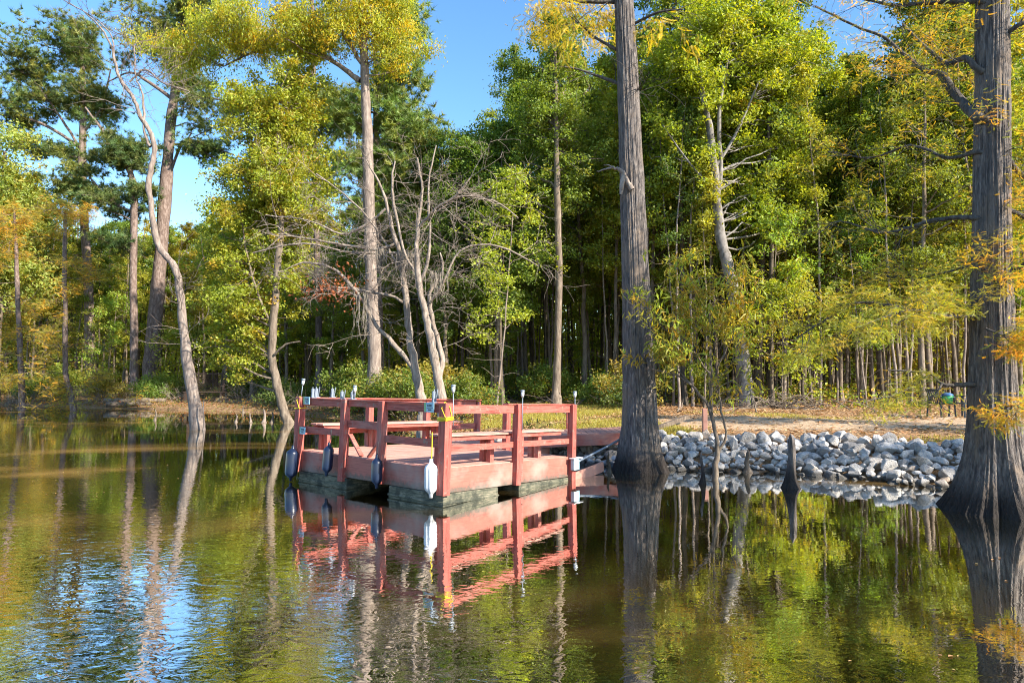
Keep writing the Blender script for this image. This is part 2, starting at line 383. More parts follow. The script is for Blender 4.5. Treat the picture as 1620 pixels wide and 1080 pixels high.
def clusters(mb, cen, rad_, per, size, rng, aut=.15, flat=.65, **kw):
    cen = np.asarray(cen, float); n = len(cen)
    if not n: return
    cr = np.repeat(rad_ * rng.uniform(.6, 1.3, n), per)
    g_ = rng.standard_normal((n * per, 3)) * .5; g_[:, 2] *= flat
    c = np.repeat(cen, per, 0) + g_ * cr[:, None]
    cl = np.clip(rng.beta(.5, .5 * (1 - aut) / max(aut, .01) + .01, n), 0, 1) * (.4 + .6 * rng.random(n))
    cl = np.repeat(cl, per) * rng.uniform(.5, 1, n * per)
    leafquads(mb, c, size, rng, cl, **kw)
def frames(d, rng):
    d = nrm(np.asarray(d, float)); r = rng.standard_normal(d.shape); x = nrm(np.cross(d, r)); y = np.cross(d, x)
    return np.stack([x, y, d], -1)
def stamp(mb, tv, tf, pos, fr, sc, rng, clp, quads=False):
    n = len(pos); k = len(tv)
    V = np.einsum('nij,kj->nki', fr, tv) * np.asarray(sc)[:, None, None] + pos[:, None]
    F = (np.asarray(tf)[None] + (np.arange(n) * k)[:, None, None]).reshape(-1, len(tf[0]))
    a = np.stack([np.repeat(rng.random(n), k), np.repeat(np.broadcast_to(clp, (n,)), k)], 1)
    mb.add(V.reshape(-1, 3), F if quads else None, None if quads else F, at_=a)
def needle_template(n=22, spread=1.0, w_=.045):
    rng = np.random.default_rng(3); V = []; F = []
    for k in range(n):
        d = nrm(np.array([rng.normal() * spread, rng.normal() * spread, .9])); s = nrm(np.cross(d, rng.standard_normal(3))) * w_
        z0 = rng.uniform(-.25, .1)
        p = np.array([0, 0, z0]); V += [p - s, p + s, p + d * rng.uniform(.75, 1.1)]; F.append((3 * k, 3 * k + 1, 3 * k + 2))
    return np.array(V), F
NT = needle_template()
def feather_template(m=12):
    """drooping cypress spray: thin rachis with two rows of slim leaflets, along +Z, curving towards -Y"""
    V = []; F = []
    def tri(a, b, c): F.append((len(V), len(V) + 1, len(V) + 2)); V.extend([a, b, c])
    for k in range(m):
        t = (k + .5) / m; p = np.array([0, -.35 * t * t, t]); L = .17 * (1 - .5 * t) + .03
        for s in (-1, 1):
            tri(p + (0, 0, -.026), p + (0, 0, .026), p + (s * L, -.06 - .05 * t, .07))
    tri(np.array([-.012, 0, 0]), np.array([.012, 0, 0]), np.array([0, -.35, 1.0]))
    return np.array(V, float), F
FT = feather_template()

def curve(p0, p1, rng, bend=.15, n=7, sag=0., lift=0., jit=.012):
    p0 = np.asarray(p0, float); p1 = np.asarray(p1, float); L = np.linalg.norm(p1 - p0)
    t = np.linspace(0, 1, n)[:, None]
    o = rng.standard_normal(3) * bend * L
    p = p0 + (p1 - p0) * t + np.sin(math.pi * t) * o * .5 + np.sin(2 * math.pi * t) * rng.standard_normal(3) * bend * L * .25
    p[:, 2:] += np.sin(math.pi * t) * L * (lift - sag)
    p[1:-1] += rng.standard_normal((n - 2, 3)) * L * jit
    return p
def catmull(P, sub=4):
    P = np.asarray(P, float); Q = np.vstack([2 * P[0] - P[1], P, 2 * P[-1] - P[-2]]); out = []
    for k in range(1, len(Q) - 2):
        for t in np.arange(sub) / sub:
            a, b, c, d = Q[k - 1:k + 3]
            out.append(.5 * (2 * b + (c - a) * t + (2 * a - 5 * b + 4 * c - d) * t * t + (3 * b - a - 3 * c + d) * t ** 3))
    out.append(P[-1]); return np.array(out)
def pxpath(pts, D, sub=4, wig=.0, rng=R_):
    """pts: (px, py, width_px[, depth offset]) -> smooth array x,y,z,r"""
    a = []
    for q in pts:
        d = D + (q[3] if len(q) > 3 else 0); p = at(q[0], q[1], d); a.append((*p, q[2] / 2 / 1080 * d))
    a = catmull(a, sub)
    if wig: a[1:-1, :3] += rng.standard_normal((len(a) - 2, 3)) * wig
    a[:, 3] = np.maximum(a[:, 3], .002); return a

def twigs(mb, p, d, L, r, depth, rng, tips=None, wobble=.35, kids=5, up=.1, minr=.004, ratio=.55, spread=.9, nn=4):
    """recursive bare branchlet"""
    n = 6; d = nrm(np.asarray(d, float)); pts = [np.asarray(p, float)]
    for k in range(n - 1):
        d = nrm(d + rng.standard_normal(3) * wobble * .5 + np.array([0, 0, up * .3])); pts.append(pts[-1] + d * L / (n - 1))
    pts = np.array(pts); mb.tube(pts, np.linspace(r, max(r * .3, minr * .7), n), nn if r > .02 else 3)
    if tips is not None: tips.append((pts[-1], d)); tips.append((pts[3], d))
    if depth <= 0: return
    for k in range(kids):
        t = rng.uniform(.25, 1.) * (n - 1); i0 = min(int(t), n - 2); q = pts[i0] + (pts[i0 + 1] - pts[i0]) * (t - i0)
        dd = nrm(pts[i0 + 1] - pts[i0]); side = nrm(np.cross(dd, rng.standard_normal(3)))
        twigs(mb, q, dd + side * spread * rng.uniform(.6, 1.4), L * ratio * rng.uniform(.6, 1.2), max(r * .5, minr), depth - 1, rng, tips, wobble, kids, up, minr, ratio, spread, nn)

def attach(tr, target, rng, slope=.35):
    """trunk point from which a limb to the target leaves"""
    d = np.hypot(tr[:, 0] - target[0], tr[:, 1] - target[1]); z = target[2] - slope * d
    k = int(np.argmin(np.abs(tr[:, 2] - z) + .3 * d)); k = min(k, len(tr) - 1); return k

def crown_from_blobs(tmb, fmb, trunks, blobs, rng, kind='broad', size=.14, per=60, crad=.45, aut=.15, slope=.35, limb_k=.012, tipf=None):
    """blobs: (px,py,rx,ry,D,depthR,n_limbs,n_clusters)"""
    alltr = np.vstack(trunks)
    for (px, py, rx, ry, D, dr, nl, nc) in blobs:
        c = at(px, py, D); R = np.array([rx / 1080 * D, dr, ry / 1080 * D])
        cen = []; dirs = []
        for k in range(nl):
            u = nrm(rng.standard_normal(3)) * rng.uniform(.45, 1.) ; tg = c + u * R
            tr = alltr[attach(alltr, tg, rng, slope)]
            L = np.linalg.norm(tg - tr[:3]) + .01
            cv = curve(tr[:3], tg, rng, .13, 9, lift=rng.uniform(-.02, .1))
            r0 = min(tr[3] * .55, .012 + limb_k * L)
            tmb.tube(cv, np.linspace(r0, .008, 9), 5)
            for q in range(5):
                i0 = rng.integers(3, 9); e = cv[i0] + rng.standard_normal(3) * R * .28 + (0, 0, .1)
                cv2 = curve(cv[i0], e, rng, .2, 5); tmb.tube(cv2, np.linspace(max(r0 * .35, .008), .004, 5), 3)
                cen.append(e); cen.append(cv2[3]); dirs += [e - cv[i0]] * 2
            cen.append(tg); dirs.append(tg - cv[5])
        need = nc - len(cen)
        if need > 0 and len(cen):
            base = np.array(cen); idx = rng.integers(0, len(base), need)
            extra = base[idx] + rng.standard_normal((need, 3)) * R * .22
            u = (extra - c) / R; ln = np.linalg.norm(u, axis=1, keepdims=True); extra = np.where(ln > 1.1, c + u / ln * R * 1.05, extra)
            cen = np.vstack([base, extra]); dirs = np.vstack([np.array(dirs), rng.standard_normal((need, 3))])
        cen = np.array(cen); dirs = np.array(dirs)
        if kind == 'broad': clusters(fmb, cen, crad, per, size, rng, aut)
        elif kind == 'pine':
            n = len(cen) * per; pos = np.repeat(cen, per, 0) + rng.standard_normal((n, 3)) * crad * np.array([.6, .6, .35])
            d = nrm(np.repeat(dirs, per, 0)) * .4 + rng.standard_normal((n, 3)) * .5 + np.array([0, 0, .5])
            stamp(fmb, *NT, pos, frames(d, rng), size * rng.uniform(.8, 1.3, n), rng, np.repeat(rng.random(len(cen)) ** 2 * aut * 2, per))
        elif kind == 'drape':     # gold cypress sprays hanging down
            clusters(fmb, cen, crad, per, size, rng, aut, flat=1.25, asp=.34, up=.0, droop=.9)

def px_tree(name, label, cat, D, trunks, blobs=(), bark_='bark_mid', leaf='leaf', col=(.09, .15, .02), seed=1, kind='broad', extra=None, foot=.35, group=None, nseg=10, **kw):
    rng = np.random.default_rng(seed)
    tm = MB(); fm = MB(); trs = []
    for k, q in enumerate(trunks):
        a = pxpath(q, D, 4, .012, rng)
        if k == 0:      # carry the foot down into the ground, slightly flared
            b = a[0].copy(); g0 = min(gz(b[0], b[1]), 0. if gz(b[0], b[1]) < 0 else 9) - foot
            f = a[0].copy(); f[3] *= 1.25; low = b.copy(); low[2] = g0; low[3] *= 1.5
            if g0 < a[0, 2] - .05: a = np.vstack([low, f + (0, 0, -.02, 0), a])
        a[1:, 3] *= 1 + .06 * rng.standard_normal(len(a) - 1); trs.append(a); tm.tube(a[:, :3], a[:, 3], nseg)
    base = trs[0][0, :3].copy(); base[2] = max(gz(base[0], base[1]), 0)
    if blobs: crown_from_blobs(tm, fm, trs, blobs, rng, kind, **kw)
    if extra: extra(tm, fm, trs, rng)
    t = thing(name, label, cat, base, group=group)
    tm.build('trunk', M[bark_], t, origin=base)
    if fm.n:
        o = fm.build('crown', M[leaf], t, smooth=False, attrs=True, origin=base); o.color = rgba(col)
    return t

# ================================================================== THE DOCK
def build_dock():
    ux, uy = .644, .765                    # local X runs from the near corner to the right far corner, local Y to the left corner
    rz = math.atan2(uy, ux)
    dock = thing('floating_dock', 'red painted wooden floating fishing dock with railings and benches, slightly tilted', 'dock', (-1.04, 10.43, 0), (0, rad(2.2), rz))
    LY, LX, XE = 3.88, 3.30, 4.95
    m = MB()                                # deck boards run along X
    y = .03
    while y < LY - .03:
        wd = .138; xe = XE if y > 1.75 else LX
        m.bbox((.02, y, .525 + random.uniform(-.002, .002)), (xe - .02, min(y + wd, LY - .02), .562 + random.uniform(-.002, .002))); y += wd + .008
    m.build('deck', M['reddeck'], dock, smooth=False)
    m = MB(); m.bbox((.06, .06, .28), (LX - .06, LY - .06, .51)); m.bbox((LX - .05, 1.8, .3), (XE - .06, LY - .06, .51)); m.build('deck_frame', M['oldwood'], dock, smooth=False)
    def fas(a, b):
        f = MB(); f.bbox(a, b); return f.build('fascia_board', M['fascia'], dock, smooth=False, bevel=.006)
    fas((0, -.02, .18), (1.62, .02, .55)); fas((1.635, -.018, .185), (LX, .018, .555))
    fas((-.02, .03, .18), (.02, 1.43, .55)); fas((-.018, 1.445, .19), (.018, 2.46, .545)); fas((-.02, 2.475, .18), (.02, LY, .55))
    fas((LX - .02, .03, .18), (LX + .02, 1.72, .548)); fas((.03, LY - .02, .18), (XE, LY + .02, .548)); fas((LX + .03, 1.72, .18), (XE, 1.76, .548)); fas((XE - .02, 1.77, .18), (XE + .02, LY - .03, .548))
    # floats
    def fl(a, b):
        f = MB(); f.bbox(a, b); f.bbox((a[0] - .015, a[1] - .015, .02), (b[0] + .015, b[1] + .015, .06)); f.build('pontoon', M['float'], dock, smooth=False, bevel=.01)
    fl((-.05, -.05, -.35), (1.20, 1.22, .175)); fl((-.045, 2.35, -.35), (1.2, 3.80, .175)); fl((1.75, -.04, -.35), (3.2, 1.2, .173)); fl((1.75, 2.3, -.35), (3.2, 3.8, .173))
    # posts
    P = .062
    def post(x, y, z0=.18, z1=1.535, p=P, q=P):
        f = MB(); f.bbox((x - p, y - q, z0), (x + p, y + q, z1)); return f.build('post', M['redpost'], dock, smooth=False, bevel=.006)
    post(-.045, -.035, .16, 1.545, .075, .075)
    post(-.045, 1.45); post(-.045, 2.47, .12); post(-.05, LY - .02, .16, 1.55, .07, .07)
    post(-.045 + 1.70, -.05, .17); post(LX - .02, -.045, .02, 1.535)
    post(1.6, LY - .0, .5, 1.49); post(3.2, LY, .5, 1.49); post(XE - .08, LY - .0, .4, 1.5)
    post(LX + .07, 1.66, .5, 1.50)
    f = MB(); f.bbox((1.74, -.09, .3), (1.79, -.0, 1.0)); f.build('post_cleat', M['red'], dock, smooth=False, bevel=.004)
    def rail(a, b, nm='rail', mt='red'):
        f = MB(); f.bbox(a, b); return f.build(nm, M[mt], dock, smooth=False, bevel=.005)
    # top rails (board on edge) with flat caps
    rail((-.035, .045, 1.39), (.005, 1.38, 1.515)); rail((-.036, 1.52, 1.42), (.004, 2.40, 1.52)); rail((-.035, 2.54, 1.40), (.005, 3.78, 1.515))
    rail((.035, -.035, 1.38), (1.58, .005, 1.515)); rail((1.72, -.037, 1.382), (LX - .09, .003, 1.517))
    rail((.03, LY - .02, 1.40), (XE - .15, LY + .02, 1.52)); rail((-.06, .05, 1.518), (.06, 3.78, 1.54), 'rail_cap'); rail((.02, LY - .08, 1.522), (XE - .02, LY + .07, 1.548), 'rail_cap')
    rail((1.4, -.06, 1.52), (LX + .06, .07, 1.543), 'rail_cap')
    rail((-.035, .045, .86), (.005, 1.38, .98)); rail((-.036, 1.52, 1.05), (.004, 2.40, 1.18)); rail((-.035, 2.54, .89), (.005, 3.78, 1.01))
    rail((.035, -.035, .80), (1.58, .005, .90)); rail((1.72, -.037, .80), (LX - .09, .003, .90))
    rail((.03, LY - .02, .84), (XE - .15, LY + .02, .98))
    for y0, y1, zz in ((1.52, 1.86, .93), (2.40, 2.06, .93)):
        f = MB(); f.beam((.03, y0, zz), (.03, y1, .58), .03, .085, up=(1, 0, 0)); f.build('brace', M['red'], dock, smooth=False, bevel=.004)
    # benches: one inside the right-hand railing, one along the left-back railing
    def bench(x0, x1, y0, y1, zs, legs):
        f = MB(); f.bbox((x0, y0, zs - .032), (x1, y0 + (y1 - y0) * .48, zs)); f.bbox((x0, y0 + (y1 - y0) * .52, zs - .032), (x1, y1, zs + .002))
        s = f.build('bench_seat', M['reddeck'], dock, smooth=False, bevel=.005)
        f = MB(); f.bbox((x0 + .05, y0 + .03, zs - .10), (x1 - .05, y0 + .06, zs - .042)); f.bbox((x0 + .05, y1 - .06, zs - .10), (x1 - .05, y1 - .03, zs - .042)); f.build('bench_apron', M['red'], dock, smooth=False)
        for lx in legs:
            f = MB(); f.bbox((lx, y0 + .065, .56), (lx + .09, y0 + .155, zs - .045)); f.build('bench_leg', M['redpost'], dock, smooth=False, bevel=.004)
            f = MB(); f.bbox((lx, y1 - .155, .56), (lx + .09, y1 - .065, zs - .045)); f.build('bench_leg', M['redpost'], dock, smooth=False, bevel=.004)
    bench(.10, 1.60, .08, .46, 1.05, (.15, 1.2)); bench(1.66, 3.2, .08, .46, 1.06, (2.5,))
    bench(.15, 3.9, 3.40, 3.80, 1.06, (.3, 1.5, 3.2))
    # rod holders on the rail caps
    def rod(x, y, z, s=1):
        f = MB(); f.bbox((x - .035, y - .012, z), (x + .035, y + .0, z + .17 * s)); f.tube([(x - .03, y - .02, z), (x - .035, y - .05, z + .2 * s)], .008, 6, True); f.tube([(x + .03, y - .02, z), (x + .035, y - .05, z + .2 * s)], .008, 6, True)
        f.bbox((x - .05, y - .06, z), (x + .05, y + .04, z + .012)); f.build('rod_holder', M['steel'], dock, smooth=False)
    rod(0, 3.55, 1.541); rod(.3, LY, 1.549); rod(0, 2.65, 1.541, .8); rod(.0, 2.35, 1.541, .8); rod(-.01, .28, 1.541, 1.05); rod(.65, LY - .02, 1.549)
    # objects hung on or standing on the dock
    mw = Matrix.Translation(dock.location) @ dock.rotation_euler.to_matrix().to_4x4()
    W = lambda x, y, z: mw @ Vector((x, y, z))
    def lamp(x, y, z, h, label, lean=(0, 0)):
        p = W(x, y, z); t = thing('solar_stake_light', label, 'garden light', p, (lean[0], lean[1], 0), 'solar stake lights on the dock rail')
        f = MB(); f.tube([(0, 0, 0), (0, 0, h)], .007, 8, True); f.build('stake', M['steel'], t)
        f = MB(); f.lathe([(.0, h), (.015, h), (.028, h + .04), (.03, h + .10), (.0, h + .10)], n=12); f.build('lamp_glass', M['clear'], t)
        f = MB(); f.lathe([(.0, h + .1), (.037, h + .1), (.035, h + .125), (0, h + .13)], n=12); f.build('solar_cap', M['steel'], t)
    lamp(-.05, LY - .03, 1.55, .22, 'slim solar stake light leaning on the far left corner post', (0, .12))
    lamp(.02, 2.30, 1.541, .12, 'short solar light standing over the gate on the left railing')
    lamp(.075, -.085, 1.20, .50, 'tall dark solar stake light beside the near corner post')
    lamp(1.70, -.13, 1.1, .55, 'solar stake light fixed to the middle post of the sunlit railing')
    lamp(LX + .06, -.06, 1.1, .56, 'solar stake light at the end post nearest the big cypress')
    def fender(x, y, ztop, h, r, mt, label, ribs=False, hang=.35, lean=0):
        p = W(x, y, ztop); t = thing('boat_fender', label, 'fender', p, (0, lean, 0), 'boat fenders hung around the dock')
        f = MB(); pr_ = [(.0, 0), (.022, 0), (.026, -.03), (.03, -.06), (r * .55, -.08), (r * .88, -.11), (r, -.15), (r, -h + .13), (r * .9, -h + .085), (r * .55, -h + .05), (.03, -h + .025), (.026, -h - .03), (0, -h - .035)]
        if ribs:
            a = np.arange(32) * 2 * math.pi / 32; rr = 1 + .10 * np.cos(a * 8); pp = np.array(pr_)
            V = np.stack([pp[:, 0:1] * rr * np.cos(a), pp[:, 0:1] * rr * np.sin(a), np.repeat(pp[:, 1:2], 32, 1)], -1).reshape(-1, 3)
            i = np.arange(len(pp) - 1)[:, None] * 32; j = np.arange(32)[None]; j2 = (j + 1) % 32
            f.add(V, np.stack([i + j, i + n32, i + n32 + 0, i + j], -1).reshape(-1, 4) if False else np.stack([i + j, i + j2, i + 32 + j2, i + 32 + j], -1).reshape(-1, 4))
        else: f.lathe(pr_, n=24)
        f.build('fender_body', M[mt], t)
        f = MB(); pts = [(0, 0, -.03), (.01, .0, .06), (.015, .01, hang)]; f.tube(catmull(pts, 4), .008, 6, True); f.build('rope', M['yellow' if ribs else 'rope'], t)
    fender(-.24, LY - .14, .66, .62, .115, 'navy', 'fat navy fender hanging at the far left corner of the dock', hang=.2, lean=.06)
    fender(-.17, 2.72, .78, .56, .092, 'navy', 'navy fender hanging second from the left corner, tilted over the fascia', hang=.22, lean=.08)
    fender(-.22, 1.34, .68, .52, .09, 'navy', 'navy fender hanging against the post in the middle of the dock front', hang=.2)
    fender(-.19, .10, .70, .55, .092, 'white', 'white ribbed fender on a yellow rope beside the near corner', True, hang=.4)
    def sign(x, y, z, wd, ht, label, tilt=0, back='signblue'):
        p = W(x, y, z); t = thing('small_sign', label, 'sign', p, (0, tilt, rz), 'small signs on the railing')
        f = MB(); f.bbox((-.008, -wd / 2, -ht / 2), (0, wd / 2, ht / 2)); f.build('plate', M[back], t, smooth=False)
        f = MB(); f.bbox((-.0095, wd * .28, -ht / 2 + .004), (-.0078, wd / 2 - .003, ht / 2 - .004)); f.build('green_band', M['signgreen'], t, smooth=False)
        f = MB(); k = 0
        for wgl in (.018, .022, .006, .014, .016):                   # the lettering is unreadable in the photo: dark upright strokes
            yy = wd * .18 - k; f.bbox((-.0105, yy - wgl, ht * .06), (-.0092, yy, ht * .06 + .010)); f.bbox((-.0105, yy - .005, ht * .06), (-.0092, yy, ht * .33)); f.bbox((-.0105, yy - wgl, ht * .30), (-.0092, yy - wgl + .005, ht * .08)); k += wgl + .006
        f.bbox((-.0105, -wd * .40, -ht * .10), (-.0092, wd * .22, -ht * .05)); f.bbox((-.0105, -wd * .26, -ht * .32), (-.0092, wd * .10, -ht * .19))
        f.build('lettering', M['ink'], t, smooth=False)
    sign(-.075, .30, 1.47, .22, .15, 'pale blue and green sign on the railing beside the near corner post')
    sign(-.075, 3.62, 1.49, .20, .14, 'pale sign on the top rail beside the far left corner post')
    sign(-.085, 3.70, .93, .20, .13, 'blue sign hanging lower down on the far left corner post', .05)
    # yellow line wound round the corner posts
    def wrap(x, y, z0, z1, n, label, hw):
        p = W(x, y, 0); t = thing('yellow_rope', label, 'rope', p, (0, rad(2.2), rz), 'yellow ropes on the corner posts'); f = MB()
        for k in range(n):
            z = z0 + (z1 - z0) * k / max(n - 1, 1); f.tube([(-hw, -hw, z), (hw, -hw, z + .01), (hw, hw, z), (-hw, hw, z - .01), (-hw, -hw, z)], .010, 5)
        f.tube([(-hw, -hw, z1), (-hw - .005, 0, z1 + .14), (-hw * .3, 0, 1.56)], .006, 5); f.tube([(hw * .6, -hw - .004, z1), (0, -hw, z1 + .16), (-hw * .2, 0, 1.56)], .006, 5)
        f.build('coil', M['yellow'], t)
    wrap(-.045, -.035, 1.285, 1.325, 3, 'yellow rope wound in a band around the near corner post', .085)
    wrap(-.05, LY - .02, 1.34, 1.35, 1, 'thin yellow rope looped round the far left corner post', .08)
    p = W(LX, -.12, .42); t = thing('dock_box', 'pale blue bracket box on the low right corner of the dock', 'box', p, (0, 0, rz))
    f = MB(); f.bbox((-.11, -.05, -.10), (.07, .03, .10)); f.build('box_body', M['signblue'], t, smooth=False, bevel=.01)
    f = MB(); f.bbox((-.14, -.07, .11), (.16, .05, .125)); f.build('lid', M['white'], t, smooth=False)
    return dock, W
dock, W = build_dock()

def simple(name, label, cat, fn, mat, base, smooth=False, bevel=0, group=None):
    f = MB(); fn(f); o = f.build(name, M[mat], None, smooth=smooth, origin=base, bevel=bevel); o.location = base; tag(o, label, cat, group); return o
# gangway from the dock to the bank
gw = thing('gangway', 'red plank gangway leading from the dock to the bank behind the cypress', 'gangway', (1.6, 15.85, 0))
f = MB(); x = -1.75
while x < 1.38:
    z = .55 + (x + 1.75) * .045; f.bbox((x, -.75, z), (x + .135, .75, z + .035)); x += .142
f.build('planks', M['redramp'], gw, smooth=False)
for yy in (-.77, .73):
    f = MB(); f.beam((-1.78, yy, .45), (1.42, yy, .59), .04, .24); f.build('side_board', M['fascia'], gw, smooth=False, bevel=.005)
f = MB(); f.bbox((-.28, .77, .2), (-.13, .9, 1.22)); f.build('post', M['red'], gw, smooth=False, bevel=.006)
p = at(958, 738, 13.0)
simple('mooring_pole', 'long grey pole running from the dock corner up to the bank', 'pole', lambda f: f.tube([W(3.34, -.05, .42), (2.0, 14.1, .52), (2.7, 14.9, .78)], .022, 8, True), 'steel', (1.2, 13., .4), True)
simple('loose_plank', 'red plank sticking out low over the water at the dock corner', 'plank', lambda f: f.beam((1.15, 12.95, .02), (1.82, 13.75, .14), .04, .20), 'redramp', (1.2, 13, 0), bevel=.005)
simple('grass_rail', 'low red beam lying on the grass beside the cypress', 'beam', lambda f: f.beam((3.4, 17.0, .56), (5.1, 20.0, .72), .10, .12), 'oldwood', (3.4, 17, .5), bevel=.01)
simple('bank_post', 'short red post standing on the grass behind the sapling', 'post', lambda f: f.bbox((4.74, 17.0, .3), (4.85, 17.12, 1.12)), 'redramp', (4.8, 17.1, .5), bevel=.008)

# ------------------------------------------------------------------ riprap rocks
def rockmesh(seed):
    import bmesh
    rng = np.random.default_rng(seed); bm = bmesh.new()
    sc = np.array([1, rng.uniform(.65, .95), rng.uniform(.5, .8)])
    for k in range(15):
        v = nrm(rng.standard_normal(3)) * rng.uniform(.85, 1.05) * sc * .5; bm.verts.new(v)
    bmesh.ops.convex_hull(bm, input=bm.verts); bmesh.ops.delete(bm, geom=[v for v in bm.verts if not v.link_faces], context='VERTS')
    bmesh.ops.bevel(bm, geom=list(bm.edges), offset=.025, segments=1, affect='EDGES', clamp_overlap=True)
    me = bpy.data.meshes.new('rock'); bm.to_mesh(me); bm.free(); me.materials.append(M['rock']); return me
RM = [rockmesh(100 + k) for k in range(14)]
rr = np.random.default_rng(5); cand = []
tries = 0
while len(cand) < 1250 and tries < 90000:
    tries += 1
    x = rr.uniform(-1.6, 13.5); y = rr.uniform(9.8, 19.5)
    d = float(shore_dist(np.array([x]), np.array([y]))[0])
    wdt = 1.95 if x > 2.5 else .8
    if d < -.35 or d > wdt: continue
    s = rr.uniform(.24, .41) if rr.random() < .6 else rr.uniform(.13, .24)
    lay = rr.integers(0, 2); zz = gz(x, y) + s * .18 + (.10 if lay else 0) - (.05 if d > wdt - .3 else 0)
    if d < .15: zz = max(zz, .0) - .02
    ok = all((x - c[0]) ** 2 + (y - c[1]) ** 2 + ((zz - c[2]) * 1.3) ** 2 > (.33 * (s + c[3])) ** 2 for c in cand)
    if ok: cand.append((x, y, zz, s))
cand.sort(key=lambda c: -(c[3] / c[1]) * (1 if abs((c[0] / c[1]) * 1080) < 830 else .2))
stuff = MB()
for k, (x, y, z, s) in enumerate(cand):
    rot = (rr.uniform(-.5, .5), rr.uniform(-.5, .5), rr.uniform(0, 6.3))
    me = RM[rr.integers(0, len(RM))]
    if k < 295:
        o = bpy.data.objects.new('riprap_rock', me); C.objects.link(o); o.location = (x, y, z); o.rotation_euler = rot; o.scale = (s * 1.12,) * 3
        if x < 1.9: tag(o, 'grey angular rock on the dark bank under the gangway', 'rock', 'riprap rocks along the bank')
        elif y - np.interp(x, SH[:, 0], SH[:, 1]) < .35: tag(o, 'grey angular rock at the waterline of the riprap bank', 'rock', 'riprap rocks along the bank')
        else: tag(o, 'grey angular rock heaped up in the riprap bank below the grass', 'rock', 'riprap rocks along the bank')
    else:
        mt = np.array(Matrix.Translation((x, y, z)) @ Matrix.Rotation(rot[2], 4, 'Z') @ Matrix.Rotation(rot[0], 4, 'X') @ Matrix.Scale(s * 1.12, 4))
        V = np.array([v.co for v in me.vertices]); V = V @ mt[:3, :3].T + mt[:3, 3]
        q = []; t3 = []
        for pl in me.polygons:
            vv = list(pl.vertices)
            for j in range(1, len(vv) - 1): t3.append((vv[0], vv[j], vv[j + 1]))
        stuff.add(V, None, t3)
if stuff.n:
    o = stuff.build('riprap_filling', M['rock'], smooth=False); o['kind'] = 'stuff'; o['label'] = 'smaller grey stones filling the riprap bank'; o['category'] = 'stones'

# ================================================================== NEAR CYPRESSES
def fluted(path, flare, nfl, depth, seed, n=200, rings=240, top=1.0):
    """path: array x,y,z,r (radius above the flare); flare(h) multiplies the radius; flutes fade upwards"""
    rng = np.random.default_rng(seed); a = np.arange(n) * 2 * math.pi / n
    zz = np.concatenate([np.linspace(path[0, 2], 2.6, rings // 2), np.linspace(2.7, path[-1, 2], rings // 2)])
    xs = np.interp(zz, path[:, 2], path[:, 0]); ys = np.interp(zz, path[:, 2], path[:, 1]); rs = np.interp(zz, path[:, 2], path[:, 3])
    ph = rng.uniform(0, 6.28, 6); RG = rng.standard_normal((60, n)); RG = (RG + np.roll(RG, 1, 1)) / 1.4
    fl = np.zeros(n)
    cen = np.sort((np.arange(nfl) + rng.uniform(-.25, .25, nfl)) * 2 * math.pi / nfl)
    for c, am in zip(cen, rng.uniform(.5, 1., nfl)):
        dd = (a - c + math.pi) % (2 * math.pi) - math.pi; fl -= am * np.exp(-(dd / .11) ** 2)
    lobes = .35 * np.cos(a * 3 + ph[0]) + .3 * np.cos(a * 5 + ph[1]) + .25 * np.cos(a * 2 + ph[2])
    V = []
    for z, x, y, r in zip(zz, xs, ys, rs):
        k = math.exp(-max(z, 0) / top) if z > 0 else 1.
        rad_ = r * flare(z) * (1 + depth * (k * .9 + .12) * fl + .10 * k * lobes + .03 * np.cos(a * 4 + ph[3] + z * .4) + .018 * np.cos(a * 17 + ph[4] + z * .25) + .012 * np.cos(a * 31 + z * .6 + ph[5]))
        zq = z / .55; k0 = int(math.floor(zq)) % 60; fq = zq - math.floor(zq); fq = fq * fq * (3 - 2 * fq)
        strip = RG[k0] * (1 - fq) + RG[(k0 + 1) % 60] * fq
        rad_ = rad_ * (1 + rng.standard_normal(n) * .004 + strip * .022)
        V.append(np.stack([x + rad_ * np.cos(a), y + rad_ * np.sin(a), np.full(n, z)], 1))
    V = np.concatenate(V); m = MB(); i = np.arange(rings // 2 * 2 - 1)[:, None] * n; j = np.arange(n)[None]; j2 = (j + 1) % n
    m.add(V, np.stack([i + j, i + j2, i + n + j2, i + n + j], -1).reshape(-1, 4)); return m

def sprays_on(fm, pts, rng, n, size, aut, spread=.25, down=-.5):
    """feathery sprays scattered along a polyline"""
    pts = np.asarray(pts); idx = rng.uniform(0, len(pts) - 1.001, n); i0 = idx.astype(int); fr = (idx - i0)[:, None]
    pos = pts[i0] * (1 - fr) + pts[i0 + 1] * fr + rng.standard_normal((n, 3)) * spread * np.array([1, 1, .35])
    d = rng.standard_normal((n, 3)) * np.array([1, 1, .35]) + np.array([0, 0, down]) + nrm(pts[i0 + 1] - pts[i0]) * .4
    stamp(fm, *FT, pos, frames(d, rng), size * rng.uniform(.6, 1.4, n), rng, aut)
def side_shoots(tm, pts, rng, n, L, r, tips, depth=1):
    for k in range(n):
        i0 = rng.integers(max(len(pts) // 5, 1), len(pts) - 1); d = nrm(pts[i0 + 1] - pts[i0]) if i0 + 1 < len(pts) else nrm(pts[i0] - pts[i0 - 1])
        s = nrm(np.cross(d, rng.standard_normal(3))); s[2] *= .45
        twigs(tm, pts[i0], d * .7 + s, L * rng.uniform(.5, 1.2), r, depth, rng, tips, .35, 4, .0, .0035)

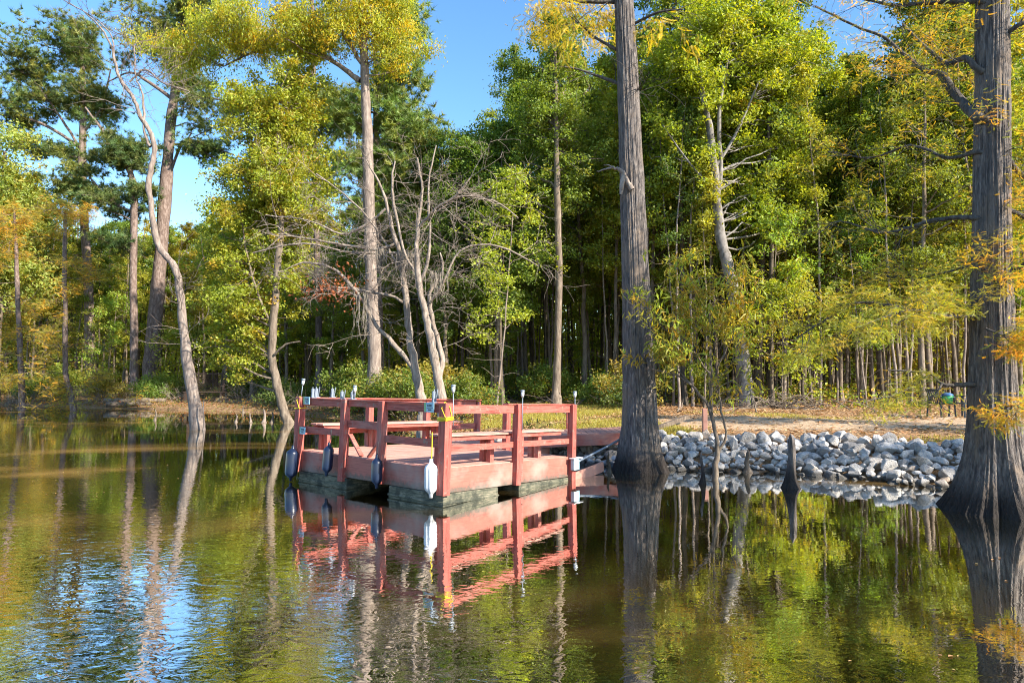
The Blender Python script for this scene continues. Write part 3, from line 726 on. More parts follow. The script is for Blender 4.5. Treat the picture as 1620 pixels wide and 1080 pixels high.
# --- cypress A: centre-right, standing in the water
DA = 14.05
pa = []
for px, py, wd in ((1012, 790, 52), (1012, 752, 52), (1012, 700, 50.5), (1012, 640, 49), (1009, 560, 45.5), (1007, 480, 43), (1004, 400, 40.5), (1000, 300, 38), (996, 200, 35.5), (992, 100, 33.5), (987, 0, 31), (984, -90, 28), (982, -250, 22)):
    q = at(px, py, DA); pa.append((*q, wd / 2 / 1080 * DA))
pa = np.array(pa); pa[0, 2] = -.6
A = thing('bald_cypress', 'tall straight bald cypress with fluted foot standing in the water right of the dock', 'tree', (pa[1, 0], DA, 0))
mA = fluted(pa, lambda z: 1 + .62 * math.exp(-max(z + .05, 0) / .42) + .10 * math.exp(-max(z, 0) / 1.6), 8, .17, 4)
mA.build('trunk', M['bark_cy'], A, origin=A.location)
rng = np.random.default_rng(21); tm = MB(); fm = MB()
def stub(pts, D, tm): pts = [(991, pts[0][1] + 5, pts[0][2] * 1.2)] + pts; a = pxpath(pts, D, 4, .004, rng); tm.tube(a[:, :3], a[:, 3], 7); return a
s = MB(); a = pxpath([(1000, 300, 10), (990, 285, 9), (985, 273, 7.5), (973, 266, 5), (960, 267, 3.2), (944, 271, 1.2)], DA - .3, 4, .01); s.tube(a[:, :3], a[:, 3], 8)
a = pxpath([(972, 267, 3), (965, 262, 2), (955, 261, 1)], DA - .3, 4, .006); s.tube(a[:, :3], a[:, 3], 6)
a = pxpath([(988, 278, 10), (984, 292, 8), (982, 308, 4)], DA - .3, 4); s.tube(a[:, :3], a[:, 3], 8)
s.build('dead_stub', M['twig'], A, origin=A.location)
limbs = [[(975, 3, 9), (930, 3, 6), (880, 0, 4, .5), (830, -12, 3, 1)], [(978, 80, 6), (945, 62, 4, .3), (925, 45, 3, .5), (900, 25, 2, .8)], [(980, 133, 6), (950, 122, 5, .2), (915, 110, 3, .3), (893, 106, 2, .3)],
         [(1000, 40, 5), (1040, 20, 4, -.4), (1080, 15, 2, -.6)], [(975, -60, 8), (930, -40, 5, .8), (880, -30, 3, 1.6)], [(993, 150, 3), (1015, 140, 2, -.2)]]
for k, q in enumerate(limbs):
    a = stub(q, DA, tm); tips = []
    side_shoots(tm, a[:, :3], rng, 9 if k != 2 else 3, 1.0, .009, tips, 1)
    if k in (0, 1, 4):
        for tpt, dd in tips: sprays_on(fm, np.array([tpt, tpt + dd * .25]), rng, 8, .17, rng.random() * .6, .13, -1.)
    if k == 3:
        for tpt, dd in tips[:14]: sprays_on(fm, np.array([tpt, tpt + dd * .2]), rng, 4, .22, .4, .1, -1.)
tm.build('limbs', M['bark_cyl'], A, origin=A.location)
o = fm.build('crown', M['gold'], A, smooth=False, attrs=True, origin=A.location); o.color = (.28, .28, .02, 1)

# --- cypress B: right edge, big buttressed foot
DB = 10.1
pb = []
for px, py, wd in ((1572, 880, 62), (1572, 830, 62), (1573, 760, 62), (1573, 690, 61), (1571, 620, 60), (1570, 540, 57), (1569, 450, 54), (1569, 350, 51), (1569, 250, 49), (1570, 150, 47), (1570, 60, 45), (1570, -30, 43), (1570, -300, 34)):
    q = at(px, py, DB); pb.append((*q, wd / 2 / 1080 * DB))
pb = np.array(pb); pb[0, 2] = -.5
B = thing('bald_cypress', 'huge bald cypress with wide buttressed foot in the water at the right edge', 'tree', (pb[1, 0], DB, 0))
mB = fluted(pb, lambda z: 1 + 1.28 * math.exp(-max(z + .02, 0) / .52) + .22 * math.exp(-max(z, 0) / 1.5), 9, .20, 9, n=260, rings=240, top=1.1)
mB.build('trunk', M['bark_cy'], B, origin=B.location)
rng = np.random.default_rng(33); tm = MB(); fm = MB()
LB = [  # (points, shoots, shoot length, sprays per tip, autumn)
    ([(1545, 185, 17), (1520, 160, 14, .5), (1490, 120, 12, 1.), (1465, 112, 7, 1.4), (1440, 95, 6, 1.8), (1400, 60, 5, 2.2), (1350, 40, 4, 2.6), (1290, 10, 3, 3)], 22, 1.1, 5, .45),
    ([(1548, 110, 10), (1525, 92, 9, .2), (1500, 100, 7, .6), (1470, 80, 5, 1.), (1430, 40, 4, 1.6)], 14, .9, 5, .5),
    ([(1550, 2, 9), (1480, 4, 7, .4), (1420, 8, 5, .8), (1340, -6, 4, 1.2), (1270, -20, 3, 1.6)], 16, 1.0, 5, .5),
    ([(1550, 345, 8), (1510, 345, 8, .3), (1470, 350, 6, .5), (1430, 362, 5, .8), (1390, 368, 4, 1.), (1330, 350, 2, 1.2), (1290, 372, 2, 1.3)], 18, .9, 3, .25),
    ([(1545, 487, 9), (1500, 487, 8, .2), (1450, 490, 6, .4), (1400, 482, 6, .5), (1350, 480, 4, .8), (1300, 510, 3, 1), (1260, 535, 2, 1.1)], 24, .55, 11, .22),
    ([(1545, 500, 6), (1500, 500, 5, -.3), (1440, 490, 4, -.6), (1390, 505, 3, -.8), (1340, 525, 2, -1)], 18, .5, 11, .25),
    ([(1545, 608, 9), (1515, 608, 7, .1), (1490, 607, 5, .1), (1470, 590, 3.5, .2), (1440, 588, 3, .3), (1400, 585, 2, .4)], 4, .3, 1, .4),
    ([(1490, 607, 4), (1480, 622, 3, -.1), (1462, 640, 3, -.2)], 4, .3, 2, .4),
    ([(1470, 592, 3), (1450, 605, 3, -.2), (1420, 622, 2, -.4), (1370, 635, 1.5, -.6)], 8, .22, 6, .2),
    ([(1570, 660, 4, -.3), (1600, 640, 3, -.8), (1625, 650, 2, -1.2), (1660, 640, 2, -1.6)], 10, .35, 8, .6),
    ([(1585, 240, 10), (1610, 270, 8, .2), (1660, 300, 6, .5)], 12, .7, 5, .6),
    ([(1590, 330, 8), (1640, 350, 6, .4), (1700, 340, 5, 1)], 14, .7, 9, .5),
    ([(1585, 440, 7), (1610, 425, 6, -.2), (1650, 400, 5, -.4)], 12, .5, 8, .6),
    ([(1585, 60, 9), (1612, 40, 7, -.2), (1660, 20, 6, -.3)], 12, .7, 4, .4),
    ([(1560, 520, 4, -.45), (1585, 530, 3, -.7), (1610, 545, 2, -.9), (1640, 520, 1.5, -1)], 12, .3, 9, .7),
    ([(1545, 420, 5), (1500, 430, 4, .3), (1440, 440, 3, .7), (1380, 432, 2, 1.1)], 16, .7, 5, .35),
    ([(1548, 240, 7), (1500, 250, 5, .5), (1440, 230, 4, 1), (1380, 250, 3, 1.5), (1310, 240, 2, 1.8)], 18, .9, 4, .4)]
for q, ns, Ls, per, aut in LB:
    if q[0][2] > 4.5 and (q[0][0] < 1552 or q[0][0] > 1580): q = [(1570, q[0][1] + 10, q[0][2] * 1.25)] + q
    a = pxpath(q, DB - .05, 4, .006, rng); tm.tube(a[:, :3], a[:, 3], 8); tips = []
    side_shoots(tm, a[:, :3], rng, ns, Ls, .008, tips, 1)
    for tpt, dd in tips: sprays_on(fm, np.array([tpt - dd * .1, tpt + dd * .12]), rng, max(int(per * 1.2), 2), .092, np.clip(rng.random() ** 1.5 * aut * 1.8, 0, 1), .09, -.4)
tm.build('limbs', M['bark_cyl'], B, origin=B.location)
o = fm.build('crown', M['feather'], B, smooth=False, attrs=True, origin=B.location); o.color = (.20, .24, .03, 1)

# ================================================================== NAMED TREES
def bare(n, L, depth, lo=.3, r=.012, leaves=0, wobble=.35, up=.15, kids=5):
    def fn(tm, fm, trs, rng):
        for a in trs:
            for k in range(n):
                i0 = rng.integers(int(len(a) * lo), len(a)); d = nrm(rng.standard_normal(3) * np.array([1, 1, .5]) + np.array([0, 0, .35])); tips = []
                twigs(tm, a[i0, :3], d, L * rng.uniform(.5, 1.2), min(r, a[i0, 3] * .7), depth, rng, tips, wobble, kids, up)
                if leaves and tips:
                    c = np.array([t[0] for t in tips]); clusters(fm, c[rng.random(len(c)) < .5], .2, leaves, .11, rng, .5)
    return fn
px_tree('shortleaf_pine', 'thick reddish-barked pine leaning slightly right, directly behind the pale crooked tree', 'tree', 46,
        [[(236, 612, 24), (240, 560, 22), (248, 470, 21), (255, 400, 19), (262, 300, 18), (270, 200, 16), (280, 120, 13), (290, 40, 11), (296, -60, 8)],
         [(263, 290, 5), (290, 225, 4), (320, 228, 3), (370, 245, 2)], [(270, 155, 6), (235, 130, 5), (205, 115, 3), (170, 130, 2)], [(270, 160, 5), (310, 155, 4), (350, 158, 3), (400, 170, 2)], [(262, 230, 4), (300, 230, 3), (340, 250, 2)]],
        [(255, 50, 60, 45, 46, 3, 14, 90), (310, 20, 60, 40, 46, 3, 14, 90), (350, 180, 40, 22, 46, 2.5, 8, 40), (330, 235, 40, 16, 46, 2, 8, 34), (215, 60, 35, 30, 45, 2, 6, 30), (310, 130, 30, 25, 45, 2, 6, 26)],
        'bark_pine', 'needle', (.075, .12, .03), 3, 'pine', size=.36, per=5, crad=.6, aut=.25, group='pines on the left bank')
px_tree('shortleaf_pine', 'leftmost tall pine with dark trunk and wide needle tufts against the sky', 'tree', 48,
        [[(146, 606, 16), (142, 560, 16), (140, 450, 14), (132, 330, 12), (130, 240, 11), (132, 170, 9), (130, 100, 6), (120, 50, 3)], [(128, 235, 6), (100, 215, 5), (50, 190, 4), (-20, 178, 3)],
         [(130, 240, 5), (105, 200, 4), (70, 150, 3), (40, 110, 2)], [(131, 210, 5), (160, 170, 3), (175, 110, 2)], [(135, 250, 3), (95, 245, 3), (60, 235, 2)]],
        [(70, 90, 65, 40, 48, 3.5, 16, 80), (30, 135, 45, 30, 48, 3, 10, 50), (120, 70, 50, 40, 48, 3, 12, 60), (100, 150, 70, 28, 48, 3, 12, 60), (20, 175, 40, 20, 48, 2, 8, 30), (150, 165, 40, 25, 48, 3, 8, 34),
         (80, 235, 45, 20, 48, 2.5, 8, 36), (110, 290, 35, 25, 47, 2.5, 8, 36), (165, 300, 35, 20, 47, 2, 6, 26)],
        'bark_pine', 'needle', (.07, .115, .028), 4, 'pine', size=.36, per=5, crad=.55, aut=.25, group='pines on the left bank')
px_tree('shortleaf_pine', 'slender pine with trunk bending left halfway up, between the two thick pines', 'tree', 44,
        [[(212, 603, 12), (212, 520, 12), (211, 400, 11), (213, 310, 10), (207, 275, 9), (192, 250, 8), (175, 222, 6), (150, 190, 4), (135, 170, 3)], [(210, 335, 4), (185, 325, 4), (150, 290, 3), (130, 260, 2)]],
        [(205, 232, 45, 22, 44, 2.5, 12, 60), (225, 250, 25, 20, 44, 2, 6, 26), (170, 250, 30, 18, 44, 2, 6, 26), (160, 320, 35, 22, 44, 2.5, 8, 36), (225, 310, 25, 18, 44, 2, 6, 26), (180, 375, 30, 15, 44, 2, 5, 20)],
        'bark_pine', 'needle', (.055, .10, .03), 5, 'pine', size=.34, per=5, crad=.5, aut=.15, group='pines on the left bank')
px_tree('shortleaf_pine', 'thin straight pine behind the gold canopy left of the pale trunk', 'tree', 42,
        [[(505, 600, 10), (503, 450, 10), (498, 300, 9), (497, 200, 9), (495, 100, 8), (494, -30, 6)]],
        [(480, 200, 45, 50, 42, 3, 10, 40), (530, 180, 35, 40, 42, 3, 8, 34), (500, 60, 60, 50, 42, 3, 10, 50), (520, 290, 30, 25, 42, 2, 6, 24)],
        'bark_pine', 'needle', (.06, .10, .03), 6, 'pine', size=.33, per=5, crad=.6, aut=.2)
px_tree('bald_cypress', 'tall pale cypress behind the dead trees with gold sprays and long limbs near the top', 'tree', 28,
        [[(594, 620, 26), (592, 560, 22), (588, 460, 20), (585, 380, 19), (583, 280, 18), (580, 200, 16), (577, 120, 14), (574, 50, 13), (572, -40, 11), (570, -200, 7)],
         [(570, 128, 9), (545, 110, 8, .3), (505, 85, 7, .6), (470, 68, 5, 1), (430, 50, 4, 1.2), (390, 30, 3, 1.5)], [(572, 100, 7), (550, 65, 6), (533, 35, 5, -.3), (523, 10, 4, -.5), (515, -20, 3, -.6)],
         [(440, 55, 4, 1), (420, 75, 4, 1.2), (385, 90, 3, 1.4), (355, 105, 2, 1.5)], [(580, 40, 5), (610, 35, 4), (650, 30, 2)]],
        [(430, 45, 95, 38, 28.5, 2.5, 20, 130), (330, 60, 60, 38, 29, 2, 10, 70), (250, 85, 40, 28, 29.5, 1.6, 6, 30), (545, 30, 60, 40, 28, 2, 12, 60), (625, 30, 42, 40, 28, 2, 8, 60), (645, 80, 34, 30, 28, 1.6, 6, 40), (500, 60, 50, 30, 28.5, 2, 8, 40)],
        'bark_pale', 'gold', (.22, .27, .025), 8, 'drape', size=.14, per=62, crad=.42, aut=.36)
px_tree('longleaf_pine', 'bushy green pine behind the pale cypress at the edge of the sky gap', 'tree', 34,
        [[(600, 605, 14), (598, 450, 13), (596, 300, 11), (595, 180, 9), (594, 60, 7), (594, -60, 4)]],
        [(640, 120, 45, 40, 34, 2.5, 12, 60), (655, 200, 45, 40, 34, 2.5, 14, 64), (630, 260, 55, 35, 34, 2.5, 14, 64), (650, 30, 30, 40, 34, 2.5, 10, 50), (550, 170, 35, 45, 34, 2.5, 8, 36), (685, 230, 22, 18, 34, 1.6, 5, 20), (555, 270, 35, 30, 34, 2, 8, 30), (600, 330, 50, 30, 34, 2, 8, 30)],
        'bark_pine', 'needle', (.10, .17, .04), 9, 'pine', size=.34, per=6, crad=.55, aut=.22)
px_tree('leaning_tree', 'pale crooked bare tree leaning out of the water on the left, kinked in the middle', 'tree', 24.4,
        [[(315, 690, 23), (312, 672, 22), (305, 620, 19), (296, 570, 16), (290, 520, 14), (285, 470, 12), (282, 440, 11)],
         [(284, 442, 10), (275, 420, 11), (262, 405, 10), (250, 385, 10), (242, 350, 9), (238, 315, 9), (235, 290, 9), (240, 262, 8), (244, 235, 8), (236, 205, 7), (222, 185, 7), (213, 160, 6), (200, 140, 6), (187, 118, 5), (180, 90, 4), (170, 60, 3), (140, 25, 2), (100, 0, 1.5)],
         [(238, 232, 5), (228, 210, 4), (228, 180, 4), (225, 150, 3), (215, 120, 2), (212, 70, 1.5)], [(180, 100, 3), (178, 60, 2), (150, 30, 1.5), (110, 5, 1)], [(205, 130, 3), (230, 110, 3), (255, 130, 2), (300, 145, 1.2)]],
        (), 'bark_pale', 'leaf', (.10, .14, .02), 12, extra=bare(16, 1.6, 1, .55, .014))
px_tree('sweetgum_tree', 'leafy yellow-green tree left of the dock, its dark trunk leaning at the waterline', 'tree', 27.5,
        [[(458, 672, 17), (446, 640, 15), (437, 600, 14), (430, 565, 13), (433, 500, 12), (440, 420, 11), (445, 350, 9), (442, 280, 7), (438, 200, 5), (440, 150, 3)], [(433, 520, 5), (410, 470, 4), (390, 400, 3), (380, 330, 2)],
         [(435, 560, 4, -.2), (452, 545, 3, -.4), (475, 540, 2, -.5)]],
        [(440, 200, 55, 60, 28.3, 2, 16, 135), (385, 185, 35, 40, 28.8, 2, 10, 63), (500, 170, 35, 45, 28.8, 1.6, 8, 45), (400, 260, 50, 50, 28.3, 2, 14, 117), (470, 250, 50, 60, 28.8, 2, 14, 99), (390, 340, 55, 50, 28.8, 2.2, 14, 117), (440, 330, 60, 60, 28.8, 2, 14, 108), (350, 400, 45, 45, 29.3, 2, 10, 90),
         (370, 480, 60, 45, 28.8, 2, 14, 117), (350, 540, 45, 35, 28.8, 1.6, 8, 72), (450, 420, 50, 50, 29.3, 2, 10, 81), (430, 290, 65, 45, 27.8, 2, 12, 90), (500, 320, 45, 60, 28.6, 2, 10, 80), (470, 130, 40, 35, 28.6, 2, 8, 50)],
        'bark_mid', 'leaf', (.19, .24, .022), 14, per=52, size=.13, crad=.42, aut=.28)
def rust(tm, fm, trs, rng):
    a = trs[0]
    for k in range(54):
        i0 = rng.integers(int(len(a) * .22), len(a)); ang = rng.uniform(0, 6.28); L = rng.uniform(.8, 3.2) * (1.15 - i0 / len(a) * .8)
        d = np.array([math.cos(ang), math.sin(ang), rng.uniform(-.02, .15)]); tips = []
        twigs(tm, a[i0, :3], d, L, .016, 2, rng, tips, .18, 4, -.1, .004)
        c = np.array([t[0] for t in tips]); c = c[rng.random(len(c)) < .55]
        if len(c):
            n = len(c) * 4; pos = np.repeat(c, 4, 0) + rng.standard_normal((n, 3)) * .12; dd = rng.standard_normal((n, 3)) * np.array([1, 1, .3]) + (0, 0, -.3)
            stamp(fm, *FT, pos, frames(dd, rng), .24 * rng.uniform(.7, 1.3, n), rng, np.repeat(rng.random(len(c)) ** 3, 4))
px_tree('bald_cypress', 'small rusty cypress with level tiers of branches at the left waterline', 'tree', 36,
        [[(118, 655, 11), (113, 630, 9), (104, 590, 8), (103, 500, 7), (102, 420, 6), (103, 350, 4), (104, 335, 2)]], (), 'bark_pine', 'feather', (.22, .21, .03), 15, extra=rust, group='rusty cypresses on the left bank')
px_tree('bald_cypress', 'rusty young cypress at the far left edge reaching over the water', 'tree', 40,
        [[(35, 640, 9), (32, 560, 8), (28, 470, 7), (25, 380, 5), (22, 330, 3)]], (), 'bark_pine', 'feather', (.24, .22, .03), 16, extra=rust, group='rusty cypresses on the left bank')
px_tree('poplar_tree', 'pale yellow-green tree rising at the far left edge', 'tree', 44,
        [[(-10, 610, 14), (0, 450, 12), (5, 330, 9), (8, 240, 5)]], [(10, 260, 60, 50, 44, 3, 14, 90), (30, 330, 55, 55, 44, 3, 14, 90), (-20, 380, 60, 50, 44, 3, 12, 80), (40, 430, 50, 40, 44, 3, 10, 70)],
        'bark_mid', 'leaf', (.19, .25, .05), 17, per=40, size=.22, crad=.8, aut=.25)
px_tree('sycamore_tree', 'mottled grey sycamore with leaning trunk on the bank right of the tall cypress', 'tree', 27.5,
        [[(1184, 648, 30), (1180, 615, 23), (1174, 560, 21), (1166, 510, 20), (1158, 450, 19), (1149, 410, 18), (1141, 380, 17), (1134, 320, 15), (1129, 260, 13), (1122, 200, 11), (1110, 140, 8), (1100, 60, 5)], [(1133, 330, 8), (1140, 270, 7), (1138, 180, 6), (1150, 100, 4), (1160, 40, 3)],
         [(1128, 270, 6), (1160, 220, 4), (1200, 130, 3)], [(1134, 300, 4), (1100, 270, 3), (1050, 200, 2)]],
        [(1080, 70, 60, 70, 27.9, 2.5, 16, 96), (1150, 60, 55, 70, 27.9, 2.5, 16, 96), (1230, 80, 55, 60, 29.6, 2.5, 14, 88), (1100, 180, 65, 60, 29.6, 2.5, 14, 88), (1190, 180, 60, 55, 29.6, 2.5, 14, 88), (1290, 120, 40, 40, 29.6, 2, 8, 40),
         (1240, 240, 55, 40, 30.1, 2.5, 10, 64), (1060, 270, 50, 45, 30.1, 2.5, 10, 64), (1180, 300, 60, 40, 30.6, 2.5, 10, 64), (1250, 330, 55, 40, 30.6, 2.5, 10, 56)],
        'bark_syc', 'leaf', (.21, .27, .02), 19, per=54, size=.145, crad=.45, aut=.14, limb_k=.005)
px_tree('oak_tree', 'tall dark green tree right of the sky gap, small leaves to the top', 'tree', 29,
        [[(880, 625, 14), (882, 560, 12), (884, 450, 11), (882, 300, 10), (880, 200, 8), (878, 100, 5), (876, 40, 3)]],
        [(870, 90, 50, 60, 30.5, 2, 14, 88), (830, 190, 50, 50, 30.5, 2, 12, 80), (890, 200, 50, 60, 30.5, 2, 12, 80), (800, 110, 14, 25, 30.5, 1, 3, 11), (850, 280, 70, 55, 31.0, 2.5, 14, 96), (920, 100, 40, 60, 31.0, 2, 10, 64), (930, 250, 50, 60, 31.5, 2.5, 10, 64)],
        'bark_mid', 'leaf', (.13, .19, .025), 20, per=50, size=.125, crad=.42, aut=.08)
px_tree('oak_tree', 'broad dark green tree with low rounded crown behind the bare dead branches', 'tree', 31,
        [[(790, 615, 12), (788, 500, 11), (785, 400, 10), (780, 300, 7)], [(786, 450, 6), (740, 380, 5), (720, 300, 3)]],
        [(740, 270, 60, 55, 32.2, 2.6, 14, 97), (800, 290, 60, 60, 32.2, 2.6, 14, 97), (720, 230, 35, 28, 32.2, 2, 8, 37), (780, 220, 45, 30, 32.2, 2, 8, 45), (760, 370, 80, 50, 32.7, 2.6, 14, 97), (840, 400, 60, 45, 32.2, 2.4, 10, 67), (790, 460, 80, 35, 32.2, 2.4, 10, 67)],
        'bark_dark', 'leaf', (.10, .165, .022), 23, per=54, size=.13, crad=.46, aut=.05)

# dead trees behind the dock
def deadfan(n, L, leaves=False):
    def fn(tm, fm, trs, rng):
        for ai, a in enumerate(trs):
            m = n if ai else n // 2
            for k in range(m):
                i0 = rng.integers(int(len(a) * (.45 if ai == 0 else .25)), len(a)); d = nrm(rng.standard_normal(3) * np.array([1.2, .8, .5]) + np.array([0, 0, .25])); tips = []
                twigs(tm, a[i0, :3], d, L * rng.uniform(.5, 1.3), min(.014, a[i0, 3] * .6), 2, rng, tips, .42, 4, .0, .0045, .58, 1.1)
        if leaves:
            c = []
            for a in trs[-2:]: c += [a[i, :3] + rng.standard_normal(3) * .25 for i in range(len(a) // 3, len(a)) for _ in range(3)]
            clusters(fm, np.array(c), .3, 9, .12, rng, .9, droop=.8)
    return fn
px_tree('dead_tree', 'bare twin-stemmed grey tree rising behind the near corner of the dock', 'tree', 20.5,
        [[(701, 660, 17), (697, 620, 16), (690, 580, 14), (682, 540, 13), (674, 500, 11), (664, 455, 10), (659, 400, 8), (662, 350, 6), (668, 300, 4), (660, 250, 3)], [(694, 600, 10), (700, 570, 9, .3), (690, 530, 8, .4), (681, 490, 7, .4), (681, 460, 6, .5), (700, 430, 4, .6), (696, 400, 3, .6)],
         [(664, 450, 6), (677, 410, 5), (680, 350, 4), (678, 290, 3), (690, 230, 2)], [(663, 360, 5), (690, 330, 4, -.3), (720, 310, 4, -.5), (745, 280, 2.5, -.7)], [(680, 480, 4, .3), (700, 450, 3.5), (730, 395, 3), (790, 390, 3), (850, 420, 2)],
         [(690, 335, 3, -.3), (735, 310, 3, -.4), (780, 318, 2.5, -.5), (820, 345, 2, -.5)], [(664, 440, 5), (640, 400, 4), (620, 300, 4), (625, 255, 2)]],
        (), 'twig', 'leaf_red', (.2, .1, .04), 31, extra=deadfan(9, 1.35))
px_tree('dead_tree', 'grey leaning tree behind the dock with a long limb reaching left and rusty leaves', 'tree', 21.5,
        [[(670, 655, 16), (664, 620, 15), (658, 590, 13), (650, 550, 12), (645, 500, 11), (640, 450, 9), (632, 400, 8), (620, 360, 6), (605, 300, 4), (580, 255, 2)],
         [(656, 585, 8), (640, 565, 8), (615, 535, 7), (595, 515, 6), (575, 478, 5), (545, 440, 5), (520, 422, 4), (480, 415, 3), (455, 425, 2)], [(642, 480, 5), (620, 468, 4), (585, 462, 4), (540, 455, 3), (500, 460, 2)],
         [(625, 385, 5), (600, 395, 5), (560, 390, 4), (500, 380, 3), (440, 370, 2)], [(610, 330, 4), (580, 355, 4), (540, 370, 3), (490, 350, 2), (420, 340, 1.5)], [(640, 440, 4), (600, 370, 3), (560, 320, 2.5), (500, 275, 2)], [(632, 400, 4), (560, 400, 3), (480, 385, 3), (400, 400, 2)],
         [(570, 470, 3), (540, 460, 3), (500, 458, 2)], [(585, 462, 3), (550, 455, 3), (480, 462, 2)]],
        (), 'twig', 'leaf_red', (.26, .09, .04), 32, extra=deadfan(9, 1.4, True))

# hanging moss on the dead trees
def moss(px, py, D, n, L, label):
    rng = np.random.default_rng(int(px)); f = MB(); c = at(px, py, D)
    for k in range(n):
        p = c + rng.standard_normal(3) * np.array([.16, .1, .05]); l = L * rng.uniform(.4, 1.1)
        pts = np.array([p + (rng.normal() * .015 * j, 0, -l * j / 5) for j in range(6)]); f.tube(pts, np.linspace(.012, .003, 6), 3)
    o = f.build('hanging_moss', M['moss'], smooth=True, attrs=True, origin=c); o.location = c; o.color = (.34, .30, .25, 1)
    tag(o, label, 'moss', 'clumps of hanging moss')
moss(640, 400, 21.3, 70, .9, 'grey moss clump hanging in the fork of the left dead tree')
moss(572, 465, 21.2, 26, 1.5, 'long thin strand of moss hanging from the low left limb')
moss(690, 432, 20.5, 40, .9, 'grey moss tuft hanging inside the twin-stemmed dead tree')
moss(600, 395, 21.3, 40, .6, 'wide grey moss clump hanging in front of the pale cypress trunk')

# sapling in the water in front of the rocks
def sap(tm, fm, trs, rng):
    for ai, a in enumerate(trs):
        for k in range(10 if ai else 4):
            i0 = rng.integers(len(a) // 2, len(a)); d = nrm(rng.standard_normal(3) * np.array([1, .8, .4]) + np.array([0, 0, .7])); tips = []
            twigs(tm, a[i0, :3], d, .8 * rng.uniform(.5, 1.2), .007, 1, rng, tips, .3, 5, .3, .003)
            for tp_, dd in tips:
                if rng.random() < .62 and (tp_[2] > 2.1 or rng.random() < .35):
                    n = rng.integers(5, 11); c = tp_ + rng.standard_normal((n, 3)) * .07
                    leafquads(fm, c, .15, rng, np.clip(rng.random() * 1.1 - .3, 0, 1), asp=.22, up=.2, droop=.7)
px_tree('buttonbush_sapling', 'spindly leafy sapling with drooping yellow-green leaves in the water before the rocks', 'tree', 13.0,
        [[(1131, 770, 11), (1132, 735, 9), (1134, 700, 7), (1127, 660, 6), (1120, 640, 5), (1100, 615, 4), (1070, 585, 2)], [(1127, 660, 5), (1126, 620, 4), (1125, 580, 3), (1122, 520, 2), (1110, 460, 1.5)], [(1132, 725, 5), (1148, 690, 4), (1142, 650, 3), (1135, 600, 2)],
         [(1124, 620, 3), (1140, 570, 3), (1160, 530, 2), (1185, 500, 1.5)], [(1126, 600, 3), (1100, 560, 2.5), (1075, 530, 2), (1050, 520, 1.5)], [(1120, 640, 3), (1090, 605, 3), (1060, 590, 2), (1030, 585, 1.5)], [(1125, 570, 2.5), (1115, 500, 2), (1105, 440, 1.5)]],
        (), 'bark_mid', 'leaf', (.22, .27, .03), 41, extra=sap)

# stumps and knees
def knee(px, py, hpx, wpx, label, mat='bark_cy', Dz=None, lean=0):
    D = CAMZ * 1080 / (py - 590) if Dz is None else Dz
    p = at(px, py, D); h = hpx / 1080 * D; r = wpx / 2 / 1080 * D; rng = np.random.default_rng(int(px) * 3); f = MB(); n = 18; a = np.arange(n) * 2 * math.pi / n; V = []
    zs = np.concatenate([[-.35, 0], np.linspace(.03, h, 12)]); ph = rng.uniform(0, 6, 3)
    for z in zs:
        k = max(z, 0) / h; rr_ = r * (.42 + .6 * math.exp(-k * 6)) * (1 - .25 * k) * (1 + .13 * np.cos(a * 4 + ph[0]) + .08 * np.cos(a * 7 + ph[1])); 
        if z == zs[-1]: rr_ = rr_ * .35
        V.append(np.stack([rr_ * np.cos(a) + lean * k + .02 * math.sin(k * 5 + ph[2]), rr_ * np.sin(a), np.full(n, z) + (.04 * np.cos(a + ph[1]) * (k > .9))], 1))
    i = np.arange(len(zs) - 1)[:, None] * n; j = np.arange(n)[None]; j2 = (j + 1) % n
    f.add(np.concatenate(V), np.stack([i + j, i + j2, i + n + j2, i + n + j], -1).reshape(-1, 4), [((len(zs) - 1) * n, (len(zs) - 1) * n + q, (len(zs) - 1) * n + q + 1) for q in range(1, n - 1)])
    o = f.build('tree_stump', M[mat]); o.location = (p[0], D, 0); tag(o, label, 'stump', 'stumps standing in the water')
knee(1252, 770, 82, 27, 'tall pointed grey stump in the water before the rocks')
knee(1111, 764, 48, 12, 'thin dark stake of a stump left of the sapling')
knee(1183, 745, 32, 18, 'short stump against the rocks between sapling and tall stump', 'bark_mid', 13.9)
knee(418, 668, 22, 9, 'pale stump right of the smaller knees, by the sweetgum', 'bark_pale')
knee(374, 667, 12, 6, 'tiny pale knee left of the group by the sweetgum', 'bark_pale')
knee(396, 668, 14, 6, 'small pale knee in the middle of the group by the sweetgum', 'bark_pale')
knee(431, 668, 16, 8, 'small dark stump nearest the sweetgum foot', 'bark_mid')
knee(322, 680, 48, 5, 'thin pale stake beside the leaning tree foot', 'bark_pale')
knee(246, 664, 16, 5, 'thin stake in the water below the floating logs', 'bark_mid')
knee(385, 652, 10, 6, 'dark knob of wood far out near the left bank', 'bark_mid')
knee(963, 745, 30, 10, 'dark snag in the water between dock and tall cypress', 'bark_dark', 13.9)

# logs at the left bank
for k, (x0, x1, py, rr_, lb) in enumerate(((165, 262, 634, .16, 'upper of two grey logs lying at the left waterline'), (168, 240, 640, .15, 'lower dark log lying half in the water at the left bank'))):
    D = 39.5 - k * .9; a = at(x0, py, D); b = at(x1, py - 1, D + .5); rng = np.random.default_rng(k)
    o = simple('driftwood_log', lb, 'log', lambda f: f.tube(curve(a, b, rng, .02, 10), np.linspace(rr_, rr_ * .75, 10), 12, True), 'oldwood' if k else 'bark_mid', tuple(a), True, group='logs at the left waterline')
